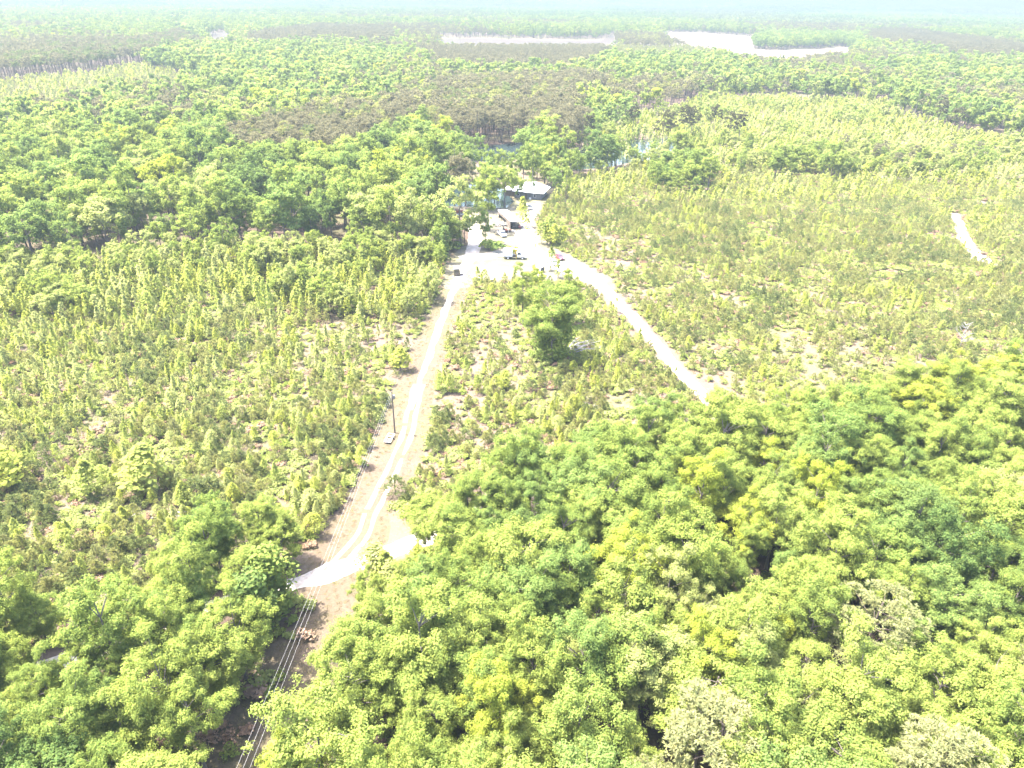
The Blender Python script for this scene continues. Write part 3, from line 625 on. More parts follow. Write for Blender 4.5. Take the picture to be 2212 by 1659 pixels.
# left sapling belt and plantations
LP = poly([(-400,620),(0,582),(300,566),(560,562),(760,552),(900,560),(965,570),(958,600),(925,680),(880,760),(855,830),(822,910),(790,1000),(745,1080),(700,1150),(640,1222),(600,1290),(450,1345),(250,1405),(60,1450),(-500,1570)])
belt = poly([(-400,620),(0,580),(300,552),(560,545),(760,538),(900,548),(965,570),(958,600),(930,650),(880,690),(700,690),(500,680),(250,690),(0,700),(-400,730)])
claimed_belt = belt
zone(poly([(-300,625),(0,590),(300,556),(560,548),(760,540),(935,552),(935,575),(700,600),(300,610),(0,640)]), 6.5, 'forest edge above left plantation', [('broadleaf','fresh',2),('broadleaf','pale',2),('broadleaf','mid',1)], H_(broadleaf=(6,10)), claim=False, extra=mown_out)
zone(belt, 2.6, 'belt before left forest', [('sapling','pale',2.6),('sapling','fresh',3),('sapling','yellow',1.6),('ypine','olive',.6),('broadleaf','pale',.22),('broadleaf','fresh',.3)], H_(sapling=(3.2,7.8),broadleaf=(6,10.5)), extra=mown_out, dens=lambda X, Y: np.clip(.80 + .8 * nz(X, Y, 16, 4.), .25, 1))
bare = lambda X, Y: bare_k(X, Y) * np.clip(.86 + 1.5 * nz(X, Y, 11, 1.2) + .5 * nz(X, Y, 4, 6.2), .12, 1)
PL_MIX = [('ypine','deep',2.4),('ypine','olive',3.0),('ypine','straw',.8),('sapling','fresh',1.6),('sapling','yellow',1.4),('sapling','pale',1.9)]
zone(poly([(-300,700),(250,690),(500,680),(880,690),(870,760),(600,800),(200,790),(-300,830)]), 4.4, 'thinning growth below the sapling belt', [('sapling','pale',2),('sapling','fresh',1.6),('sapling','yellow',1)], H_(sapling=(3.2,6.5)), claim=False, claims=False, extra=mown_out, dens=lambda X, Y: np.clip(.5 + nz(X, Y, 12, 5.), .1, .9))
zone(LP, 2.05, 'left plantation', PL_MIX, H_(ypine=(1.8,3.6),sapling=(2.0,4.8)), extra=mown_out, dens=bare)
MT = poly([(1022,604),(1075,612),(1120,606),(1180,612),(1235,604),(1262,612),(1300,650),(1370,705),(1410,755),(1480,830),(1530,890),(1540,930),(1400,970),(1200,1010),(1000,1060),(880,1130),(835,1170),(845,1110),(870,1060),(905,1010),(930,930),(935,860),(955,780),(980,700),(1008,650)])
MT = np.vstack([MT[:16], poly([(1100,1080),(980,1150),(900,1150)]), MT[17:]])
zone(MT, 2.1, 'middle triangle', [('ypine','deep',1.3),('ypine','olive',4),('ypine','straw',.6),('sapling','fresh',1.2),('sapling','yellow',1.2),('sapling','pale',.6)], H_(ypine=(1.6,3.4),sapling=(2.0,5)), extra=mown_out, dens=lambda X, Y: bare_k(X, Y) * np.clip(.66 + 1.5 * nz(X, Y, 10, 2.2), .10, .97))
RP = poly([(1172,450),(1240,385),(1300,365),(1450,345),(1560,352),(1700,345),(1900,382),(2212,388),(2500,420),(2900,1100),(2212,960),(1900,960),(1700,985),(1560,960),(1545,880),(1480,795),(1430,730),(1340,650),(1330,605),(1270,575),(1235,552),(1200,538),(1165,505),(1160,480)])
zone(RP, 2.0, 'right plantation', [('ypine','deep',2.6),('ypine','olive',4.6),('ypine','straw',1.0),('sapling','fresh',.6),('sapling','yellow',.35)], H_(ypine=(1.6,3.2),sapling=(2.0,4.6)), extra=lambda X, Y: keep_off(X, Y) & (proj(np.stack([X, Y, 0 * X], 1))[:, 1] > 440), dens=lambda X, Y: bare_k(X, Y) * np.clip(.80 + 1.4 * nz(X, Y, 13, 7.2), .12, .97))
claimed.pop()
zone(RP, 2.8, 'back of right plantation', [('ypine','olive',3.0),('ypine','straw',1.5),('sapling','fresh',1.0),('sapling','yellow',1.6),('sapling','pale',1.8)], H_(ypine=(2.2,4.0),sapling=(2.8,5.5)), extra=lambda X, Y: keep_off(X, Y) & (proj(np.stack([X, Y, 0 * X], 1))[:, 1] <= 440), dens=lambda X, Y: np.clip(.85 + .9 * nz(X, Y, 13, 7.2), .2, .97))
# everything else out to 2.4 km: hardwood forest with pine drifts
FAR = poly([(-500,30),(2700,55),(2700,400),(2212,388),(1900,382),(1700,345),(1450,345),(1240,385),(1172,450),(1130,430),(1060,440),(985,446),(1003,470),(1012,520),(965,568),(900,560),(760,552),(560,562),(300,566),(0,582),(-500,640)])
def far_zone(s, d0, d1, where):
    X, Y = scatter(FAR, s, .45); d = np.hypot(X, Y); k = (d >= d0) & (d < d1) & free(X, Y, 1.0) & keep_off(X, Y, .8); X, Y = X[k], Y[k]
    ZN.append(where); zi = len(ZN) - 1; n = nz(X, Y, 150 if d0 < 900 else 320, 5.7) + .5 * nz(X, Y, 40, 2.2); u = rng.random(len(X)); c = nz(X, Y, 30, 8.1) + rng.uniform(-.5, .5, len(X))
    for x, y, q, r, cc in zip(X, Y, n, u, c):
        if q + .5 * (r - .5) > (.42 if d0 < 600 else .30 if d0 < 1000 else .16): T_.append(('pine', x, y, random.uniform(13, 20), 'brown' if random.random() < .7 else 'olive', zi))
        elif r > .86 and d0 < 600: T_.append(('ivy', x, y, random.uniform(9, 14), random.choice(('mid', 'dark', 'fresh')), zi))
        else: T_.append(('broadleaf', x, y, random.uniform(9.5, 22), 'dark' if cc < -.60 else 'cool' if cc < -.18 else 'mid' if cc < .12 else 'fresh' if cc < .50 else 'pale' if cc < .66 else 'yellow', zi))
far_zone(8.3, 0, 600, 'left forest'); far_zone(8.5, 600, 1150, 'far forest'); far_zone(11, 1150, 2400, 'hazy distance')
# understorey along the forest's front and marsh edges
zone(poly([(925,447),(985,446),(1060,449),(1100,440),(1100,432),(1060,440),(985,440)], 0), 4, 'pond shore', [('bush','mid',1),('bush','cool',1)], H_(bush=(1,2.4)), claim=False, claims=False)
zone(poly([(1340,296),(1460,298),(1462,345),(1290,365),(1240,378),(1240,320)], 0), 5, 'flooded pond edge', [('sapling','cool',2),('sapling','pale',2),('ivy','fresh',.6)], H_(sapling=(4,9),ivy=(6,9)), claim=False, claims=False, wet=True, dens=lambda X, Y: .5 + 0 * X)
# ground that the photograph shows open: no crown may stand in front of it
VIS = [[(775,1225),(785,1170),(830,1165),(915,1145),(912,1172),(850,1200),(790,1235),(770,1270),(625,1275),(625,1248),(700,1222)],[(1222,1022),(1250,1018),(1250,1038),(1222,1040)],[(100,1422),(140,1412),(140,1430),(100,1440)],
 [(1480,800),(1535,835),(1545,870),(1500,850)],[(1015,320),(1125,312),(1128,334),(1020,338)],[(965,432),(1020,430),(1020,444),(965,444)],
 [(1108,392),(1182,380),(1182,425),(1108,425)],
 [(1430,69),(1500,70),(1622,79),(1628,106),(1690,109),(1835,103),(1830,111),(1760,116),(1700,126),(1640,120),(1590,116),(1545,103),(1500,98),(1480,90),(1450,79)],[(945,86),(1310,89),(1322,75),(1328,90),(1300,95),(960,94)],[(455,80),(462,72),(495,71),(496,77),(460,85)],[(1780,0),(1960,11),(2200,29),(2200,22),(1960,8)],[(1615,204),(1755,207),(1735,212),(1640,211)],
 [(640,1235),(720,1130),(790,1010),(830,900),(870,800),(925,690),(958,610),(1000,620),(975,690),(948,770),(925,850),(915,940),(890,1010),(850,1090),(820,1160),(770,1240)],
 [(632,1265),(700,1245),(765,1270),(735,1340),(690,1420),(655,1450),(600,1500),(575,1600),(568,1659),(478,1659),(495,1600),(535,1500),(590,1390)]]
VISP = [np.array(v_, float) for v_ in VIS]
_A = np.array([(t_[1], t_[2], t_[3]) for t_ in T_]); _sp = np.array([isinstance(t_[5], tuple) for t_ in T_]); _big = np.array([t_[0] in ('broadleaf', 'pine', 'ivy') for t_ in T_])
_bad = np.zeros(len(T_), bool)
for zf, rf in ((.3, .08), (.6, .22), (.6, -.22), (.92, 0), (.4, -.14), (.8, -.19), (.8, .2)):
    q_ = proj(np.stack([_A[:, 0] + rf * _A[:, 2], _A[:, 1], _A[:, 2] * zf], 1))
    for v_ in VISP: _bad |= inside(v_, q_[:, 0], q_[:, 1]) & _big
T_ = [t_ for t_, b0, s0 in zip(T_, _bad, _sp) if s0 or not b0]

# ------------------------------------------------------------------ plants: individuals and the rest
def lod_of(d, kd):
    if kd in ('ypine', 'sapling', 'bush'): return 0 if d < 165 else 1 if d < 330 else 2
    return 0 if d < 200 else 1 if d < 480 else 2
NAMES = {'broadleaf': ('broadleaf_tree', 'tree', 'broadleaf tree', 'broadleaf trees of the woods'), 'ivy': ('ivy_clad_tree', 'tree', 'ivy-clad tree', 'ivy-clad trees'),
         'pine': ('pine_tree', 'pine tree', 'tall pine', 'mature pine trees'), 'ypine': ('young_pine', 'young pine', 'young pine', 'planted young pines'),
         'sapling': ('hardwood_sapling', 'sapling', 'sapling', 'hardwood saplings among the young pines'), 'bush': ('shrub', 'shrub', 'shrub', 'shrubs')}
ARR = np.array([(t_[1], t_[2], t_[3]) for t_ in T_]); DIST = np.sqrt(ARR[:, 0] ** 2 + ARR[:, 1] ** 2 + (CAM_H - ARR[:, 2] * .5) ** 2)
PR = proj(np.stack([ARR[:, 0], ARR[:, 1], ARR[:, 2] * .6], 1))
KD = np.array([t_[0] for t_ in T_]); isspec = np.array([isinstance(t_[5], tuple) for t_ in T_])
infr = (PR[:, 0] > 0) & (PR[:, 0] < 2212) & (PR[:, 1] > 0) & (PR[:, 1] < 1659)
single = isspec.copy()
for kd in NAMES:
    m = (KD == kd) & infr & ~isspec; order = np.argsort(-(ARR[:, 2] / DIST) * m)
    single[order[:min(m.sum(), 298 - int((isspec & (KD == kd)).sum()))]] = True
used_lab = set()
ON = ['', 'first','second','third','fourth','fifth','sixth','seventh','eighth','ninth','tenth','eleventh','twelfth','thirteenth','fourteenth','fifteenth','sixteenth','seventeenth','eighteenth','nineteenth']
TN = {2: 'twent', 3: 'thirt', 4: 'fort', 5: 'fift'}
def ordw(n): return ON[n] if n < 20 else TN[n // 10] + ('ieth' if n % 10 == 0 else 'y-' + ON[n % 10])
LABEL = {}; grp_ = {}
for i in np.nonzero(single)[0]:
    if isspec[i] and T_[i][5][1]: LABEL[i] = T_[i][5][1]; continue
    grp_.setdefault((T_[i][0], T_[i][4], 'pond edges' if isspec[i] else ZN[T_[i][5]]), []).append(i)
for (kd, sh, zn), L in grp_.items():
    L.sort(key=lambda i: -PR[i, 1]); n = len(L); rows = max(1, round(math.sqrt(n / 2.2))) if n > 5 else 1; per = math.ceil(n / rows); base = f'{PAL[kd][sh][1]} {NAMES[kd][2]}'
    for r_ in range(rows):
        seg = sorted(L[r_ * per:(r_ + 1) * per], key=lambda i: PR[i, 0])
        for k, i in enumerate(seg):
            if n == 1: LABEL[i] = f'the only {base} standing out in the {zn}'
            else:
                LABEL[i] = f'{base}, {zn}' + (f', {"nearest" if r_ == 0 else ordw(r_ + 1) + "-nearest"} row' if rows > 1 else '') + (', ' + (ordw(k + 1) + ' from left' if len(seg) > 1 else 'the only one'))
for i in np.nonzero(single)[0]:
    kd, x, y, h, sh, z = T_[i]; l = lod_of(DIST[i], kd); mat, word = PAL[kd][sh]; nm, cat, kw, grp = NAMES[kd]
    px = FP * h / DIST[i] * .46; wf = z[2] if isspec[i] else random.uniform(.82, 1.2)
    tr, cr = SH[kd][l][i % len(SH[kd][l])]; s = h / BASEH[kd]
    lab = LABEL[i]
    used_lab.add(lab); a = random.uniform(0, 6.28)
    if px < 5 or kd == 'bush':
        o = obj(nm, join(tr, cr, (kd, l, i % len(SH[kd][l]))) if False else cr, None, mat); o.location = (x, y, 0); o.rotation_euler = (0, 0, a); o.scale = (s * wf, s * wf, s)
        tag(o, lab, cat, grp)
    else:
        e = empty(nm, (x, y, 0), a); e.scale = (s * wf, s * wf, s); tag(e, lab, cat, grp)
        obj('trunk', tr, e, BARKP if kd in ('pine', 'ypine') else BARK); obj('crown', cr, e, mat)
def join_mesh(name, a, b_):
    """one mesh from trunk and crown, two material slots"""
    me = bpy.data.meshes.new(name); V = []; LI = []; LS = []; LT = []; MI = []; vo = lo = 0
    for k, m in enumerate((a, b_)):
        if m is None: continue
        v = np.empty(len(m.vertices) * 3, np.float32); m.vertices.foreach_get('co', v); li = np.empty(len(m.loops), np.int32); m.loops.foreach_get('vertex_index', li)
        ls = np.empty(len(m.polygons), np.int32); m.polygons.foreach_get('loop_start', ls); lt = np.empty(len(m.polygons), np.int32); m.polygons.foreach_get('loop_total', lt)
        V.append(v); LI.append(li + vo); LS.append(ls + lo); LT.append(lt); MI.append(np.full(len(ls), k, np.int32)); vo += len(v) // 3; lo += len(li)
    V, LI, LS, LT, MI = map(np.concatenate, (V, LI, LS, LT, MI))
    me.vertices.add(len(V) // 3); me.vertices.foreach_set('co', V); me.loops.add(len(LI)); me.loops.foreach_set('vertex_index', LI)
    me.polygons.add(len(LS)); me.polygons.foreach_set('loop_start', LS); me.polygons.foreach_set('loop_total', LT)
    me.materials.append(BARK); me.materials.append(BARK); me.polygons.foreach_set('material_index', MI); me.update(calc_edges=True); return me
JM = {}
def stuff(name, protos, P, idx, rot, scl, label=None):
    """one object: a cloud of points, each carrying a copy of one of the shapes"""
    c = bpy.data.collections.new('plant_shapes')
    for k, (me, mats) in enumerate(protos):
        o = bpy.data.objects.new('plant_shape_%03d' % k, me)
        for j, mt in enumerate(mats): o.material_slots[j].link = 'OBJECT'; o.material_slots[j].material = mt
        c.objects.link(o)
    me = bpy.data.meshes.new(name); me.vertices.add(len(P)); me.vertices.foreach_set('co', np.asarray(P, np.float32).ravel())
    at = me.attributes.new('idx', 'INT', 'POINT'); at.data.foreach_set('value', np.asarray(idx, np.int32))
    at = me.attributes.new('rot', 'FLOAT_VECTOR', 'POINT'); at.data.foreach_set('vector', np.asarray(rot, np.float32).ravel())
    at = me.attributes.new('scl', 'FLOAT_VECTOR', 'POINT'); at.data.foreach_set('vector', np.asarray(scl, np.float32).ravel())
    me.update(); o = bpy.data.objects.new(name, me); COL.objects.link(o); tag(o, label, None, None, 'stuff')
    ng = bpy.data.node_groups.new('scatter', 'GeometryNodeTree')
    ng.interface.new_socket('Geometry', in_out='INPUT', socket_type='NodeSocketGeometry'); ng.interface.new_socket('Geometry', in_out='OUTPUT', socket_type='NodeSocketGeometry')
    gi = ng.nodes.new('NodeGroupInput'); go = ng.nodes.new('NodeGroupOutput'); ip = ng.nodes.new('GeometryNodeInstanceOnPoints'); ci = ng.nodes.new('GeometryNodeCollectionInfo')
    ci.inputs['Collection'].default_value = c; ci.inputs['Separate Children'].default_value = True; ci.inputs['Reset Children'].default_value = True
    L = ng.links.new; L(gi.outputs[0], ip.inputs['Points']); L(ci.outputs[0], ip.inputs['Instance']); ip.inputs['Pick Instance'].default_value = True
    def attr(nm, ty):
        n = ng.nodes.new('GeometryNodeInputNamedAttribute'); n.data_type = ty; n.inputs[0].default_value = nm; return n.outputs[0]
    L(attr('idx', 'INT'), ip.inputs['Instance Index']); L(attr('rot', 'FLOAT_VECTOR'), ip.inputs['Rotation']); L(attr('scl', 'FLOAT_VECTOR'), ip.inputs['Scale'])
    L(ip.outputs[0], go.inputs[0]); md = o.modifiers.new('scatter', 'NODES'); md.node_group = ng
    return o
STUFFN = {'broadleaf': ('broadleaf_woodland', 'green broadleaf forest filling the left and far country'), 'ivy': ('ivy_woodland', 'ivy-clad trees scattered through the forest'),
          'pine': ('pine_forest', 'brownish green pine forest in the distance'), 'ypine': ('young_pine_plantation', 'rows of small young pines covering the cut-over fields'),
          'sapling': ('sapling_growth', 'light yellow-green hardwood saplings between the young pines'), 'bush': ('pond_shrubs', 'low shrubs at the pond')}
for kd, (nm, lb) in STUFFN.items():
    ids = np.nonzero((KD == kd) & ~single)[0]
    if not len(ids): continue
    keys = {}; idx = []; rot = []; scl = []; P = []
    for i in ids:
        _, x, y, h, sh, z = T_[i]; l = lod_of(DIST[i], kd); v = int(i) % len(SH[kd][l]); k = (l, v, sh)
        if k not in keys:
            if (kd, l, v) not in JM: JM[(kd, l, v)] = join_mesh(nm, *SH[kd][l][v])
            keys[k] = (len(keys), JM[(kd, l, v)], [BARKP if kd in ('pine', 'ypine') else BARK, PAL[kd][sh][0]])
        s = h / BASEH[kd]; wf = random.uniform(.82, 1.25); P.append((x, y, 0)); idx.append(keys[k][0]); rot.append((0, 0, random.uniform(0, 6.28))); scl.append((s * wf, s * wf, s))
    stuff(nm, [(q[1], q[2]) for q in keys.values()], P, idx, rot, scl, lb)
print('plants', len(T_), 'single', int(single.sum()))
# low brush, grass and litter
def brush(name, label, zones, s, protos, hs, seed, free_roads=True, dens=None):
    P = []; idx = []; rot = []; scl = []
    for pl in zones:
        X, Y = scatter(pl, s, .5, dens); k = free(X, Y, .2, False) & ~inside(MOWN, X, Y)
        for x, y in zip(X[k], Y[k]):
            q = random.uniform(*hs); P.append((x, y, 0)); idx.append(random.randrange(len(protos))); rot.append((0, 0, random.uniform(0, 6.28))); f = random.uniform(.8, 1.5); scl.append((q * f, q * f, q))
    stuff(name, protos, P, idx, rot, scl, label); print(name, len(P))
M_GRASS = leaf_mat('dry_grass', (0.12, 0.095, 0.055), (0.11, 0.11, 0.045), 0.3); M_BRAM = leaf_mat('bramble', (0.130, 0.160, 0.055), (0.165, 0.190, 0.065), 0.4)
M_DRYB = leaf_mat('dry_brush', (0.13, 0.085, 0.062), (0.16, 0.115, 0.085), 0.2); M_GG = leaf_mat('green_grass', (0.13, 0.16, 0.045), (0.17, 0.18, 0.05), 0.3)
bp = [(join_mesh('brush', None, SH['bush'][1][k][1]), [BARK, m_]) for k in range(3) for m_ in (M_BRAM, M_BRAM, M_BRAM, M_DRYB, LEAF['pale'][0], LEAF['fresh'][0])]
patch = lambda X, Y: bare_k(X, Y) * np.clip(.76 + 1.2 * nz(X, Y, 9, 11.2), .15, .98)
brush('undergrowth', 'low brambles and brush between the young trees', [LP, MT, RP], 1.2, bp, (.35, .95), 3, dens=patch)
gp = [(join_mesh('grass', None, m), [BARK, g_]) for m in TUFTS for g_ in (M_GRASS, M_GRASS, M_GG)]
brush('grass', 'dry straw-coloured grass between the young pines', [LP, MT, RP], 1.5, gp, (.35, .8), 5, dens=lambda X, Y: np.clip(.5 + 1.2 * nz(X, Y, 5, 1.1), .1, .9))
bp2 = [(join_mesh('brush', None, SH['bush'][1][k][1]), [BARK, m_]) for k in range(3) for m_ in (LEAF['mid'][0], LEAF['fresh'][0], M_BRAM, M_DRYB)]
brush('forest_undergrowth', 'low green and brown growth under the lower woods', [W1, W2], 2.2, bp2, (.5, 1.2), 7, dens=lambda X, Y: .6 + 0 * X)
MS = []
X, Y = scatter(MOWN, .85, .5); kk = dist_line(RV, X, Y) > 1.9; X, Y = X[kk], Y[kk]; kk = (Y < 240) & (rng.random(len(X)) < .55); X, Y = X[kk], Y[kk]
X2, Y2 = scatter(CUT, .8, .5, lambda a, b_: .5 + 0 * a); kk = dist_line(RD, X2, Y2) > 2.0; X = np.concatenate([X, X2[kk]]); Y = np.concatenate([Y, Y2[kk]])
n = len(X); q = rng.uniform(.15, .38, n)
stuff('short_grass', gp, np.stack([X, Y, 0 * X], 1), rng.integers(0, len(gp), n), np.stack([0 * q, 0 * q, rng.uniform(0, 6.28, n)], 1), np.stack([q * 1.6, q * 1.6, q], 1), 'short dry grass on the mown strip and power line cut')
# hazy far country: patches of canopy
def canopy(seed, n=13, W=34):
    g = np.random.default_rng(seed); c = np.stack([g.uniform(-W / 2, W / 2, n), g.uniform(-W / 2, W / 2, n), g.uniform(7, 14, n)], 1); idx = np.repeat(np.arange(n), 22)
    dd = unit(g, len(idx)); dd[:, 2] = np.abs(dd[:, 2]); Pq = c[idx] + dd * np.array([5.2, 5.2, 5]); V, F = leaf_quads(Pq, dd + g.normal(scale=.35, size=Pq.shape), 2.0, g, .8)
    a = W / 2 + 3; V0 = np.array([(-a, -a, 7), (a, -a, 7), (a, a, 8), (-a, a, 8)]); return np_mesh('canopy', np.vstack([V, V0]), np.vstack([F, [[len(V), len(V) + 1, len(V) + 2, len(V) + 3]]]))
CM = [join_mesh('canopy', None, canopy(950 + i)) for i in range(4)]
cp = [(m, [BARK, mt]) for m in CM for mt in (NEED['deep'][0], LEAF['dark'][0], LEAF['dark'][0], LEAF['cool'][0], LEAF['mid'][0])]
P = []; idx = []; rot = []; scl = []
FLD = claimed[:0] + FIELDS
for d0, d1, s in ((2400, 4500, 33), (4500, 9000, 62), (9000, 19000, 140)):
    gx, gy = np.meshgrid(np.arange(-14000, 14000, s), np.arange(1500, 19000, s)); X = gx.ravel() + rng.uniform(-.2, .2, gx.size) * s; Y = gy.ravel() + rng.uniform(-.2, .2, gx.size) * s
    d = np.hypot(X, Y); k = (d >= d0) & (d < d1) & (np.abs(X) < Y * .9)
    for pl in FLD: k &= ~inside(pl, X, Y)
    X, Y = X[k], Y[k]; n1 = nz(X, Y * .6, 700, 3.1) + .45 * nz(X, Y, 160, 1.1)
    for x, y, q in zip(X, Y, n1 + rng.uniform(-.12, .12, len(X))):
        m = 0 if q > .16 else 1 if q > .08 else 2 if q > -.12 else 3 if q > -.3 else 4
        P.append((x, y, 0)); idx.append(random.randrange(4) * 5 + m); rot.append((0, 0, random.choice((0, 1.5708, 3.1416, 4.712)))); scl.append((s / 33, s / 33, random.uniform(.85, 1.3) * (1 if s < 50 else 1.3)))
stuff('distant_forest', cp, P, idx, rot, scl, 'unbroken hazy forest reaching the horizon'); print('canopy', len(P))
# dead trees, fallen wood
def dead(px, py, h, spread, seed, lab, n=15):
    x, y = pt(px, py); me = dead_tree(seed, h, spread, n); me.materials.append(DEADW); o = bpy.data.objects.new('dead_tree', me); COL.objects.link(o); o.location = (x, y, 0); o.rotation_euler = (0, 0, seed)
    tag(o, lab, 'dead tree', 'bleached dead trees')
dead(2072, 755, 7.5, 2.6, 1, 'small bleached dead tree with twiggy crown near the right edge', 22); dead(48, 560, 13, 4.0, 2, 'tall white dead tree in the left forest near the photo edge', 18)
dead(2165, 1640, 9, 3.4, 3, 'pale leafless tree among green ones near the bottom right corner', 22)
for i, (px, py, h) in enumerate([(1380,338,9),(1405,330,8),(1422,336,10),(1436,328,9),(1412,322,9),(1395,322,8),(1450,334,8),(1252,345,7)]):
    dead(px, py, h, 1.2, 10 + i, f'thin grey dead snag in the pond, {["fifth","seventh","eighth","tenth","sixth","third","last","first"][i]} from the left' if False else f'thin grey dead snag in the flooded pond, {["second","fourth","sixth","seventh","fifth","third","last","first"][i]} from the left', 9)
def logs(name, px, py, n, L, W, seed, lab, cat, hmax=.9, ang=0.0, sp=.5):
    g = np.random.default_rng(seed); mb = MB()
    for i in range(n):
        a = ang + g.normal(scale=sp); l = L * g.uniform(.35, 1); cx, cy = g.uniform(-W, W), g.uniform(-1, 1) * W * .35; z = g.uniform(.1, hmax) * (1 - abs(cx) / W * .5)
        dx, dy = math.cos(a) * l / 2, math.sin(a) * l / 2; r = g.uniform(.04, .15); mb.tube([(cx - dx, cy - dy, z), (cx, cy, z + g.uniform(-.05, .12)), (cx + dx, cy + dy, z + g.uniform(-.15, .25))], [r, r * .9, r * .6], 6)
    o = mb.build(name, DEADW); x, y = pt(px, py); o.location = (x, y, 0); return tag(o, lab, cat)
logs('log_pile', 412, 1116, 46, 3.6, 2.4, 1, 'stack of bleached white logs in the left plantation', 'log pile', 1.0, 0.05, .25)
logs('log_pile', 306, 1121, 28, 2.6, 2.2, 2, 'loose scatter of pale sticks left of the bleached log stack', 'log pile', .5, .5, .6)
logs('brush_pile', 1086, 488, 40, 4.0, 2.6, 3, 'grey heap of poles and cut branches left of the carport', 'brush pile', 1.4, .9, .5)
logs('brush_pile', 1270, 870, 20, 2.0, 5, 5, 'thin pale sticks strewn over bare ground in the middle triangle', 'brush pile', .2, .3, .9)
mb = MB(); g = np.random.default_rng(9)
for i in range(13):
    a = g.uniform(-.1, 1.1); L = g.uniform(3, 8.5); q = [(0, 0, .5)]; b_ = Vector((g.uniform(0, 2.5), g.uniform(0, 1.2), .5))
    e = b_ + Vector((math.cos(a) * L, math.sin(a) * L, g.uniform(.2, 2.2))); m = b_.lerp(e, .5) + Vector((0, 0, g.uniform(.4, 1.2))); mb.tube([b_, m, e], [.15, .09, .03], 5)
    for j in range(3): s = b_.lerp(e, g.uniform(.4, .9)); mb.tube([s, s + Vector((g.uniform(-1, 1.5), g.uniform(-.5, 1.5), g.uniform(0, 1.4)))], [.05, .015], 4)
mb.tube([(-3, -1.2, .35), (0, 0, .5), (3, 1, .6)], [.3, .26, .16], 7)
o = mb.build('fallen_tree', DEADW); x, y = pt(1215, 768); o.location = (x, y, 0); tag(o, 'bleached fallen tree with bare limbs at the foot of the tall triangle tree', 'fallen tree')
o = MB().tube([(-3.2, 0, .2), (0, .15, .22), (3.2, .5, .2)], [.2, .17, .1], 7).build('fallen_log', DEADW); x, y = pt(1068, 557); o.location = (x, y, 0); tag(o, 'pale log lying on the grass left of the bucket truck', 'log')
# ------------------------------------------------------------------ poles and wires
def pole(px, py, h, lab, arm, xf, rz):
    x, y = pt(px, py); e = empty('utility_pole', (x, y, 0), rz); tag(e, lab, 'utility pole', 'utility poles')
    MB().tube([(0, 0, 0), (0, 0, h * .5), (0, 0, h)], [.17, .14, .11], 8).build('post', POLEW, e)
    if arm:
        MB().box(-1.2, 1.2, -.08, .08, h - .75, h - .6).build('crossarm', POLEW, e)
        for q in (-1.1, 1.1): MB().tube([(q, 0, h - .6), (q, 0, h - .42), (q, 0, h - .36)], [.06, .05, .02], 6).build('insulator', GALV, e)
    MB().tube([(0, 0, h), (0, 0, h + .25)], [.06, .03], 6).build('insulator', GALV, e)
    if xf: MB().tube([(.32, 0, h - 1.7), (.32, 0, h - 1.65), (.32, 0, h - .85), (.32, 0, h - .78)], [.2, .26, .26, .15], 10).build('transformer', GALV, e)
    return Vector((x, y, h))
p1 = pole(853, 935, 9.7, 'bare wooden power pole with transformer beside the two-track drive', False, True, .4)
p2 = pole(1004, 526, 9.2, 'wooden power pole with crossarm at the left edge of the yard', True, True, .1)
nx, ny = pt(525, 1659, 8.6); dv = (Vector((nx, ny, 8.6)) - Vector((p1.x, p1.y, 9.3))); near = Vector((p1.x, p1.y, 9.3)) + dv * 1.45; near.z = 9.6
mb = MB(); mb.tube([(0, 0, 0), (0, 0, 9.9)], [.17, .11], 8)
for i, off in enumerate((-.85, 0, .85)):
    a = near + Vector((off, 0, 0)); b_ = Vector((p1.x + off * .25, p1.y, 9.6 - .25 * i)); n = 24; q = []
    for k in range(n + 1): t_ = k / n; v = a.lerp(b_, t_); v.z -= 2.2 * 4 * t_ * (1 - t_) * .5; q.append(v)
    tag(MB().tube(q, .010, 5).build('power_line', WIRE), f'{["left","middle","right"][i]} one of the three overhead wires above the power line cut', 'power line', 'overhead wires')
for i, off in enumerate((-.6, .6)):
    a = Vector((p1.x + off * .2, p1.y, 9.5)); b_ = p2 + Vector((off * 1.8, 0, -.4)); n = 20; q = []
    for k in range(n + 1): t_ = k / n; v = a.lerp(b_, t_); v.z -= 1.6 * 4 * t_ * (1 - t_); q.append(v)
    tag(MB().tube(q, .007, 4).build('power_line', WIRED), f'{["left","right"][i]} faint wire running between the two power poles', 'power line', 'overhead wires')
